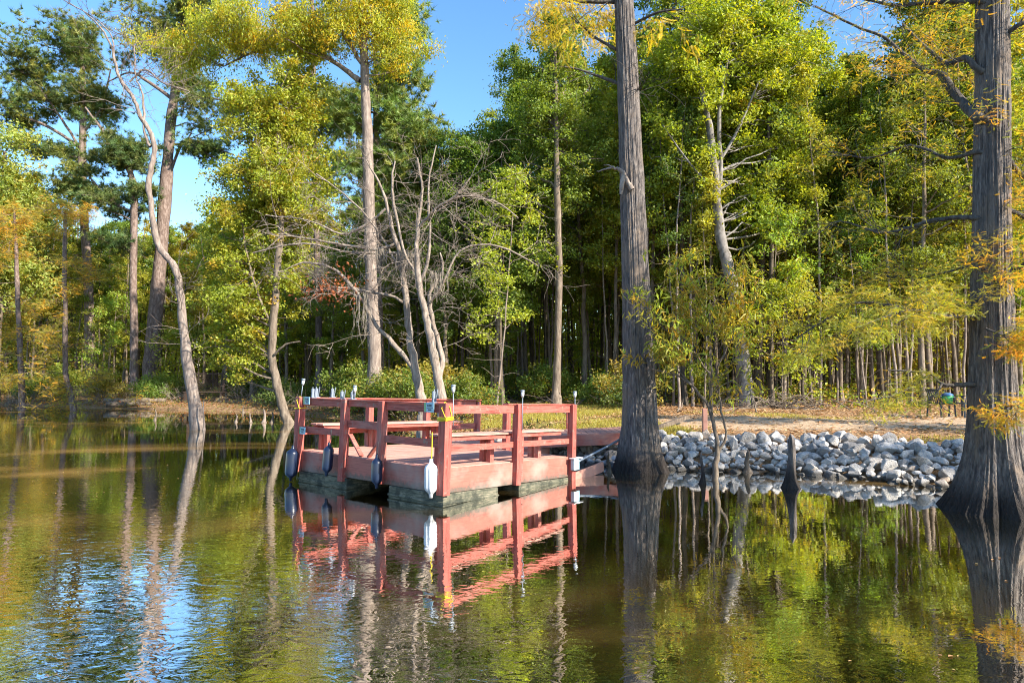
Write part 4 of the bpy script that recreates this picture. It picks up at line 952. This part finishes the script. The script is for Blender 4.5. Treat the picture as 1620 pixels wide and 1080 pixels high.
# brush pile and red stems at the sycamore foot
def brush(f):
    rng = np.random.default_rng(4); c = at(1235, 640, 26)
    for k in range(130):
        p = c + rng.standard_normal(3) * np.array([.8, .35, .12]); p[2] = gz(p[0], p[1]) + abs(rng.normal()) * .22
        d = nrm(rng.standard_normal(3) * np.array([1, .7, .25])); L = rng.uniform(.4, 1.5); f.tube(curve(p - d * L / 2, p + d * L / 2, rng, .2, 5), np.linspace(.018, .006, 5), 4)
simple('brush_pile', 'tangled heap of cut brown branches beside the sycamore foot', 'brush pile', brush, 'bark_mid', tuple(at(1235, 640, 26)), True)

# chairs, table, bench, platform
def chair(px, D, rz, label, mt):
    x = at(px, 600, D)[0]; t = thing('garden_chair', label, 'chair', (x, D, gz(x, D)), (0, 0, rz), 'plastic chairs by the cypress')
    f = MB(); f.bbox((-.24, -.22, .40), (.24, .24, .435)); f.build('seat', M[mt], t, smooth=False, bevel=.012)
    f = MB()
    for k in range(6): f.beam((-.2 + k * .08, .23, .43), (-.21 + k * .084, .33, .82), .045, .018, up=(0, 1, 0))
    f.beam((-.25, .335, .84), (.25, .335, .84), .03, .08); f.build('backrest', M[mt], t, smooth=False, bevel=.006)
    for sx in (-1, 1):
        f = MB(); f.beam((sx * .27, -.24, .63), (sx * .27, .29, .66), .055, .025); f.build('armrest', M[mt], t, smooth=False, bevel=.006)
        for sy, top in ((-.22, .62), (.24, .42)):
            f = MB(); f.beam((sx * .29, sy * 1.12, -.03), (sx * .26, sy, top), .05, .05); f.build('leg', M[mt], t, smooth=False, bevel=.006)
chair(1488, 21.5, rad(100), 'dark plastic garden chair on the bare ground left of the right cypress', 'chairgreen')
chair(1522, 21.2, rad(200), 'second dark garden chair, half hidden beside the right cypress', 'chairgreen')
x = at(1518, 600, 20.6)[0]
t = thing('green_cooler', 'green tub with blue lid on the chair by the right cypress', 'tub', (x, 21.2, gz(x, 21.2) + .44))
f = MB(); f.lathe([(0, 0), (.13, 0), (.16, .22), (.15, .23), (0, .23)], n=20); f.build('tub_body', M['greenbin'], t)
f = MB(); f.lathe([(0, .23), (.165, .232), (.16, .27), (.08, .32), (0, .33)], n=20); f.build('lid', M['bluelid'], t)
bx_ = at(327, 600, 40); t = thing('lattice_bench', 'dark lattice-backed wooden bench on the left bank by the leaning tree', 'bench', (bx_[0], 40, gz(bx_[0], 40) + .05), (0, 0, .05))
f = MB()
for k in range(-12, 13):
    for s in (-1, 1):
        x0, x1 = k * .14 - s * .5, k * .14 + s * .5
        a, b = np.array((x0, 0., .55)), np.array((x1, 0., 1.55))
        lo, hi = -.95, .95
        tt = [0, 1]
        for q in (lo, hi):
            tq = (q - x0) / (x1 - x0)
            if (q == lo) == (s > 0): tt[0] = max(tt[0], tq)
            else: tt[1] = min(tt[1], tq)
        if tt[1] - tt[0] > .05: f.beam(a + (b - a) * tt[0], a + (b - a) * tt[1], .012, .035, up=(0, 1, 0))
f.build('lattice_back', M['benchwood'], t, smooth=False)
f = MB(); f.bbox((-1.15, -.5, .5), (1.15, -.03, .56)); f.build('seat', M['benchwood'], t, smooth=False, bevel=.01)
for sx in (-1, 1):
    f = MB(); f.bbox((sx * 1.0 - .06, -.08, -.1), (sx * 1.0 + .06, .04, 1.62)); f.build('leg', M['benchwood'], t, smooth=False)
    f = MB(); f.bbox((sx * 1.0 - .06, -.48, -.1), (sx * 1.0 + .06, -.36, .49)); f.build('leg', M['benchwood'], t, smooth=False)
f = MB(); f.bbox((-.93, -.05, 1.56), (.93, .03, 1.63)); f.build('top_rail', M['benchwood'], t, smooth=False)
pl = thing('wooden_step', 'low brown plank platform on the bank at the right edge', 'platform', (11.0, 14.2, gz(11.0, 14.2)))
f = MB(); 
for k in range(7): f.bbox((-.6, -.5 + k * .15, .22), (1.4, -.5 + k * .15 + .14, .26))
f.build('planks', M['oldwood'], pl, smooth=False); f = MB(); f.bbox((-.55, -.46, -.1), (1.35, .5, .215)); f.build('frame', M['oldwood'], pl, smooth=False)

# ================================================================== FOREST
SKY = np.array([(-300, 150), (0, 230), (60, 270), (75, 345), (330, 345), (345, 330), (560, 330), (600, 280), (640, 250), (700, 225), (770, 200), (785, 180), (800, 110), (835, 60), (860, -200), (1215, -300), (1235, 0), (1250, 60), (1300, 90), (1380, 60), (1420, -50), (1490, -250), (2500, -300)], float)
def px_of(x, y): return 810 + x / y * 1080
def zmax(x, y):
    s = np.interp(px_of(x, y), SKY[:, 0], SKY[:, 1]); return CAMZ + (590 - s) / 1080 * y

def proto(seed, H, low, rx, nb, kind='leaf', per=44, size=.15, crad=.44, lean=.6, r0=.15, trunkmat='bark_mid', aut=.1):
    rng = np.random.default_rng(seed); tm = MB(); fm = MB()
    top = np.array([rng.normal() * lean, rng.normal() * lean, H]); tr = curve((0, 0, -.4), top, rng, .018, 16, jit=.0016); r = np.interp(np.linspace(0, 1, 16), [0, .05, .6, 1], [r0 * 1.5, r0, r0 * .55, .02])
    tm.tube(tr, r, 8)
    cen = []
    for k in range(nb):
        t = low + (1 - low) * ((k + rng.random()) / nb) ** .8; i = t * 15; i0 = min(int(i), 14); p = tr[i0] + (tr[i0 + 1] - tr[i0]) * (i - i0)
        env = rx * (math.sin(math.pi * min(max((t - low) / (1 - low), .0) * .8 + .18, 1)) ** .7) * rng.uniform(.5, 1.15)
        ang = rng.uniform(0, 6.28); e = p + np.array([math.cos(ang) * env, math.sin(ang) * env, env * rng.uniform(.1, .7)])
        cv = curve(p, e, rng, .12, 7); rb = min(.05, r[i0] * .5); tm.tube(cv, np.linspace(rb, .008, 7), 4)
        for q in range(4):
            j = rng.integers(3, 7); e2 = cv[j] + rng.standard_normal(3) * env * .28; tm.tube(np.array([cv[j], (cv[j] + e2) / 2 + rng.normal() * .05, e2]), [.012, .008, .004], 3); cen += [e2, (e2 + cv[j]) / 2]
        cen.append(e)
    for k in range(6):      # dead snags low on the stem
        p = tr[rng.integers(3, 8)]; tm.tube(curve(p, p + rng.standard_normal(3) * (.8, .8, .3), rng, .2, 4), [.012, .009, .006, .003], 3)
    cen = np.array(cen)
    if kind == 'leaf': clusters(fm, cen, crad, per, size, rng, aut)
    else:
        n = len(cen) * 6; pos = np.repeat(cen, 6, 0) + rng.standard_normal((n, 3)) * .4
        stamp(fm, *NT, pos, frames(rng.standard_normal((n, 3)) * .6 + (0, 0, .6), rng), .36 * rng.uniform(.8, 1.3, n), rng, rng.random(n) * .3)
    return tm.mesh('trunk', M[trunkmat]), fm.mesh('crown', M['leaf' if kind == 'leaf' else 'needle'], smooth=False, attrs=True), H
PR = [proto(50, 19, .30, 1.9, 32, r0=.13), proto(51, 21, .36, 1.7, 32, r0=.11, trunkmat='bark_dark'), proto(52, 17, .27, 2.1, 32, r0=.14), proto(53, 20, .40, 1.6, 28, r0=.09, trunkmat='bark_dark'),
      proto(54, 15, .24, 1.8, 28, r0=.08, trunkmat='bark_mid', aut=.25), proto(55, 22, .34, 2.1, 34, r0=.16, trunkmat='bark_dark'), proto(56, 18, .30, 1.9, 32, r0=.10, trunkmat='bark_mid', aut=.2)]
PINE = proto(58, 22, .55, 2.6, 26, kind='pine', r0=.2, trunkmat='bark_pine')
BUSHP = []
def bushproto(seed, rx, h, n, size, aut):
    rng = np.random.default_rng(seed); tm = MB(); fm = MB(); cen = []
    for k in range(n):
        ang = rng.uniform(0, 6.28); q = rng.uniform(.1, 1) ; e = np.array([math.cos(ang) * rx * q, math.sin(ang) * rx * q, h * rng.uniform(.35, 1.) * (1.1 - .5 * q)])
        cv = curve((rng.normal() * .1, rng.normal() * .1, -.1), e, rng, .15, 6); tm.tube(cv, np.linspace(.018, .005, 6), 4); cen += [e, cv[4], (e + cv[3]) / 2 + rng.standard_normal(3) * .15]
    clusters(fm, np.array(cen), .42, 46, size, rng, aut, flat=.8)
    return tm.mesh('stems', M['bark_mid']), fm.mesh('foliage', M['leaf'], smooth=False, attrs=True), h
BUSHP = [bushproto(70, 1.3, 1.7, 26, .12, .12), bushproto(71, 1.7, 2.4, 34, .13, .2), bushproto(72, 1.1, 1.2, 22, .10, .08)]

def plant(pr_, x, y, s, rz, name, label, cat, group, col, parts=('trunk', 'crown'), sxy=1.):
    t = bpy.data.objects.new(name, None); C.objects.link(t); t.location = (x, y, gz(x, y)); t.rotation_euler = (0, 0, rz); t.scale = (s * sxy, s * sxy, s); t.empty_display_size = .1
    t['label'] = label; t['category'] = cat; t['group'] = group
    a = bpy.data.objects.new(parts[0], pr_[0]); C.objects.link(a); a.parent = t
    b = bpy.data.objects.new(parts[1], pr_[1]); C.objects.link(b); b.parent = t; b.color = rgba(col)
    return t
fr_ = np.random.default_rng(77)
GREENS = [(.085, .15, .02), (.11, .18, .02), (.15, .21, .02), (.07, .125, .022), (.19, .24, .022), (.13, .17, .02), (.24, .26, .025)]
pts = []
def far_from(x, y, d): return all((x - a) ** 2 + (y - b) ** 2 > d * d for a, b in pts)
tries = 0
while len(pts) < 292 and tries < 60000:
    tries += 1
    px = fr_.uniform(-90, 1720); y = 27 + 45 * fr_.random() ** 1.25; x = (px - 810) / 1080 * y
    d = float(shore_dist(np.array([x]), np.array([y]))[0])
    dmin = 11.5 if x > 0 else 4.5
    if d < dmin or not far_from(x, y, 1.25) or (300 < px < 352 and y < 47): continue
    zm = zmax(x, y); k = fr_.integers(0, len(PR)); H = PR[k][2]
    room = zm - gz(x, y)
    if room < 5: continue
    s = min(fr_.uniform(.85, 1.15), room / H * fr_.uniform(.86, 1.0))
    if s < .38: continue
    if s < .6: k = 4 if fr_.random() < .5 else 2; s = min(1, room / PR[k][2]) * fr_.uniform(.8, 1.)
    pts.append((x, y))
    col = GREENS[fr_.integers(0, len(GREENS))]
    if px < 350 and fr_.random() < .4: col = (.26, .23, .025)
    zone = 'on the left bank behind the pines' if px < 350 else 'in the woods behind the dock' if px < 980 else 'in the woods right of the tall cypress'
    plant(PR[k], x, y, s, fr_.uniform(0, 6.28), 'forest_tree', 'slender leafy tree standing ' + zone, 'tree', 'slender trees ' + zone, col, sxy=max(1., .8 / max(s, .5)))
# trees on the bank outside the frame to the right: they shade the rocks and the dock
for k, (x, y) in enumerate(((19.5, 5.2), (25, 9))):
    plant(PR[(k * 2) % 7], x, y, .95, k * 1.3, 'forest_tree', 'leafy tree on the bank beyond the right edge', 'tree', 'trees beyond the right edge', GREENS[k % 7])
# shrubs
sh = 0; tries = 0; bp = []
while sh < 56 and tries < 9000:
    tries += 1
    px = fr_.uniform(-60, 1000) if fr_.random() < .8 else fr_.uniform(1000, 1700); y = fr_.uniform(20, 50); x = (px - 810) / 1080 * y
    d = float(shore_dist(np.array([x]), np.array([y]))[0])
    if px > 1000 and (y < 30): continue
    if px > 720 and d < 8.5: continue
    if d < 1.2 or d > 16 or any((x - a) ** 2 + (y - b) ** 2 < 2.2 for a, b in bp): continue
    if 290 < px < 385 and y < 45: continue
    bp.append((x, y)); sh += 1; k = fr_.integers(0, 3)
    zone = 'along the left bank' if px < 480 else 'on the bank behind the dock' if px < 760 else 'at the edge of the woods'
    plant(BUSHP[k], x, y, fr_.uniform(.65, 1.15), fr_.uniform(0, 6.28), 'shrub', 'low leafy shrub growing ' + zone, 'shrub', 'shrubs ' + zone, [(.10, .17, .025), (.15, .20, .025), (.07, .12, .025), (.20, .18, .03)][fr_.integers(0, 4)], ('stems', 'foliage'))
for (px, y, s, lb) in ((600, 27.5, .9, 'leafy green bush behind the left end of the dock'), (650, 26.5, .95, 'leafy green bush between the pale cypress and the dead trees'), (730, 24.5, .8, 'green bush just right of the twin dead stems'), (560, 31, 1.1, 'bushy green shrub left of the pale cypress foot')):
    x = (px - 810) / 1080 * y; plant(BUSHP[1], x, y, s, px, 'shrub', lb, 'shrub', 'shrubs on the bank behind the dock', (.10, .155, .022), ('stems', 'foliage'))

YT = [proto(61, 7.5, .18, 1.7, 22, per=24, size=.13, crad=.4, r0=.04, trunkmat='bark_mid', aut=.2), proto(62, 9.5, .3, 1.6, 22, per=24, size=.13, crad=.4, r0=.045, trunkmat='bark_pale', aut=.1), proto(63, 5.5, .2, 1.5, 18, per=26, size=.13, crad=.4, r0=.03, trunkmat='bark_mid', aut=.35)]
sh = 0; tries = 0
while sh < 34 and tries < 9000:
    tries += 1
    px = fr_.uniform(-60, 1700); y = fr_.uniform(26, 46); x = (px - 810) / 1080 * y; d = float(shore_dist(np.array([x]), np.array([y]))[0])
    if d < (11.5 if x > 0 else 2.5) or not far_from(x, y, 1.0) or 290 < px < 360: continue
    pts.append((x, y)); sh += 1; k = fr_.integers(0, 3); s = fr_.uniform(.8, 1.15)
    zone = 'on the left bank' if px < 480 else 'behind the dock' if px < 980 else 'right of the tall cypress'
    plant(YT[k], x, y, s, fr_.uniform(0, 6.28), 'young_tree', 'thin young tree with airy bright leaves at the woods edge ' + zone, 'tree', 'young trees at the woods edge ' + zone, [(.16, .25, .025), (.22, .28, .025), (.12, .20, .025), (.28, .28, .03)][fr_.integers(0, 4)])

POLE = [proto(64, 14, .5, 1.0, 14, per=26, size=.14, crad=.42, lean=.5, r0=.065, trunkmat='bark_mid', aut=.15), proto(65, 16, .55, 1.0, 14, per=26, size=.14, crad=.42, lean=.8, r0=.075, trunkmat='bark_pale', aut=.1), proto(66, 12, .5, .9, 12, per=26, size=.14, crad=.4, lean=.9, r0=.05, trunkmat='bark_mid', aut=.2)]
sh = 0; tries = 0
while sh < 95 and tries < 9000:
    tries += 1
    px = fr_.uniform(690, 1620); y = fr_.uniform(26.5, 42); x = (px - 810) / 1080 * y; d = float(shore_dist(np.array([x]), np.array([y]))[0])
    if d < 10.5 or not far_from(x, y, .7): continue
    pts.append((x, y)); sh += 1; k = fr_.integers(0, 3); zm = zmax(x, y) - gz(x, y); s = min(fr_.uniform(.8, 1.15), zm / POLE[k][2])
    if s < .4: continue
    zone = 'behind the dock' if px < 980 else 'right of the tall cypress'
    plant(POLE[k], x, y, s, fr_.uniform(0, 6.28), 'pole_tree', 'thin bare-stemmed pole of a tree with a small high crown ' + zone, 'tree', 'thin pole trees ' + zone, GREENS[fr_.integers(0, 7)])

# far woods that read as one mass
rng = np.random.default_rng(90); fm = MB(); tm = MB(); cen = []
n = 0
while n < 1000:
    px = rng.uniform(-260, 1900); y = rng.uniform(62, 105); x = (px - 810) / 1080 * y
    zm = zmax(x, y); H = min(zm, 22) * rng.uniform(.8, 1.)
    if zm < 6: n += 1; continue
    z0 = gz(x, y) - .2; r = rng.uniform(.06, .2)
    tm.tube([(x, y, z0), (x + rng.normal() * .3, y, z0 + H * .5), (x + rng.normal() * .6, y, H)], [r, r * .8, r * .3], 5); n += 1
    for k in range(9): cen.append((x + rng.normal() * 1.5, y + rng.normal() * 1.5, H * rng.uniform(.32, .98)))
    for k in range(9): cen.append((x + rng.normal() * 2.5, y + rng.normal() * 2, rng.uniform(.3, 6) + 1.))
clusters(fm, np.array(cen), 1.5, 16, .48, rng, .12, flat=.8)
dw = fm.build('distant_woods', M['leaf'], smooth=False, attrs=True); dw.color = (.22, .27, .03, 1); dw['kind'] = 'stuff'; dw['label'] = 'distant green woods behind the nearer trees'; dw['category'] = 'woods'
tm.build('trunks', M['bark_mid'], dw)

# ------------------------------------------------------------------ ground cover
rng = np.random.default_rng(95)
def scatter(n, xr, yr, dmin, dmax):
    x = rng.uniform(*xr, n); y = rng.uniform(*yr, n); d = shore_dist(x, y); k = (d > dmin) & (d < dmax); return x[k], y[k], ground_z(x[k], y[k])
x, y, z = scatter(150000, (-26, 22), (14, 52), .8, 24)
k = rng.random(len(x)) < np.clip(26 / y, 0, 1) ** 1.5 * np.where((x > 4) & (np.abs(y - (19.6 - .12 * (x - 8))) < 1.7), .25, 1) * np.where((x > -2) & (y < 24), .8, 1); x, y, z = x[k], y[k], z[k]
f = MB(); leafquads(f, np.stack([x, y, z + .012], 1), .12, rng, rng.random(len(x)), asp=.6, up=3.)
o = f.build('fallen_leaves', M['litter'], smooth=False, attrs=True); o.color = (.34, .23, .12, 1); o['kind'] = 'stuff'; o['label'] = 'brown fallen leaves covering the bank'; o['category'] = 'leaves'
x, y, z = scatter(260000, (-3.5, 16), (14.5, 32), 1.2, 12)
k = (wob(x, y, .8, 1.) + rng.normal(size=len(x)) * .25 + np.where(x > 4.5, -.8, -.1) - np.abs(y - (19.6 - .12 * (x - 8))) * 0 > .05) & ~((x > 5) & (np.abs(y - (19.6 - .12 * (x - 8))) < 1.3)); x, y, z = x[k], y[k], z[k]; n = len(x)
h = rng.uniform(.05, .13, n); w2 = .009; ang = rng.uniform(0, 6.28, n); lx = rng.normal(size=n) * .04; ly = rng.normal(size=n) * .04
V = np.stack([np.stack([x - w2 * np.cos(ang), y - w2 * np.sin(ang), z], 1), np.stack([x + w2 * np.cos(ang), y + w2 * np.sin(ang), z], 1), np.stack([x + lx, y + ly, z + h], 1)], 1).reshape(-1, 3)
f = MB(); f.add(V, None, np.arange(3 * n).reshape(-1, 3), at_=np.stack([np.repeat(rng.random(n), 3), np.repeat(rng.random(n) * .9, 3)], 1))
o = f.build('grass', M['needle'], smooth=False, attrs=True); o.color = (.21, .21, .045, 1); o['kind'] = 'stuff'; o['label'] = 'short yellow-green grass on the bank'; o['category'] = 'grass'
# weeds and twigs along the left waterline
x, y, z = scatter(60000, (-34, 1), (17, 50), -.3, 2.2); n = len(x)
cx = np.stack([x, y, z + rng.uniform(0, .45, n) * (wob(x, y, 1.3) > -.2)], 1)
f = MB(); leafquads(f, cx, .12, rng, rng.random(n) ** 2, asp=.35, up=.2)
o = f.build('bank_weeds', M['leaf_red'], smooth=False, attrs=True); o.color = (.12, .14, .03, 1); o['kind'] = 'stuff'; o['label'] = 'low weeds and litter along the waterline'; o['category'] = 'weeds'

# low tangle between the trees and floating debris on the water
x, y, z = scatter(150000, (-36, 36), (26, 56), 9, 40); k = (wob(x, y, .55, 3.) + .6 * wob(x, y, 1.9, 1.) + rng.normal(size=len(x)) * .15) > .25; x, y, z = x[k], y[k], z[k]; n = len(x)
f = MB(); leafquads(f, np.stack([x, y, z + rng.random(n) ** 1.6 * .75], 1), .15, rng, rng.random(n) ** 3, asp=.5, up=.3)
o = f.build('undergrowth', M['leaf'], smooth=False, attrs=True); o.color = (.17, .24, .03, 1); o['kind'] = 'stuff'; o['label'] = 'low green undergrowth between the trees'; o['category'] = 'undergrowth'
f = MB()
for k in range(260):
    xx = rng.uniform(-16, 15); yy = rng.uniform(23, 52)
    if shore_dist(np.array([xx]), np.array([yy]))[0] < 5: continue
    p = np.array([xx, yy, gz(xx, yy) + .04]); a = rng.uniform(0, 3.14); L_ = rng.uniform(.5, 2.6); q = p + np.array([math.cos(a) * L_, math.sin(a) * L_, rng.uniform(0, .5)]); f.tube(curve(p, q, rng, .12, 5), np.linspace(.03, .008, 5), 4)
o = f.build('fallen_branches', M['bark_mid']); o['kind'] = 'stuff'; o['label'] = 'fallen branches lying between the trees'; o['category'] = 'branches'
n = 2600; x = rng.uniform(-30, 12, n); y = rng.uniform(4.5, 40, n); k = (shore_dist(x, y) < -.1) & ((wob(x, y, .5, 7.) > .35) | (shore_dist(x, y) > -1.2)) & ~((np.abs(x + 1) < 4) & (y > 9.5) & (y < 17)); x, y = x[k], y[k]; n = len(x)
f = MB(); leafquads(f, np.stack([x, y, np.full(n, .006)], 1), .038, rng, rng.random(n), asp=.6, up=60.)
o = f.build('floating_leaves', M['litter'], smooth=False, attrs=True); o.color = (.30, .22, .08, 1); o['kind'] = 'stuff'; o['label'] = 'small fallen leaves floating on the water'; o['category'] = 'leaves'

# bare brush at the left waterline
def brushproto(seed):
    rng = np.random.default_rng(seed); tm = MB()
    for k in range(16):
        a = rng.uniform(0, 6.28); twigs(tm, (rng.normal() * .2, rng.normal() * .2, -.05), (math.cos(a) * .8, math.sin(a) * .8, rng.uniform(.2, .9)), rng.uniform(.7, 1.5), .013, 2, rng, None, .4, 4, .0, .005)
    return tm.mesh('dead_brush', M['twig'])
BP = [brushproto(201), brushproto(202), brushproto(203)]
for k, (px, y, lb) in enumerate(((20, 43, 'bare grey brush at the far left waterline'), (75, 42.5, 'bare grey brush between the two rusty cypresses'), (150, 41, 'bare tangled brush at the left end of the logs'), (205, 43.5, 'bare pale brush below the bending pine'),
    (287, 40.5, 'bare forked brush just left of the leaning tree'), (385, 39, 'bare brush on the bank right of the lattice bench'), (490, 34, 'bare twiggy brush behind the far left corner of the dock'))):
    x = (px - 810) / 1080 * y; o = bpy.data.objects.new('dead_brush', BP[k % 3]); C.objects.link(o); o.location = (x, y, gz(x, y)); o.rotation_euler = (0, 0, k * 1.7); tag(o, lb, 'brush', 'bare brush along the left bank')
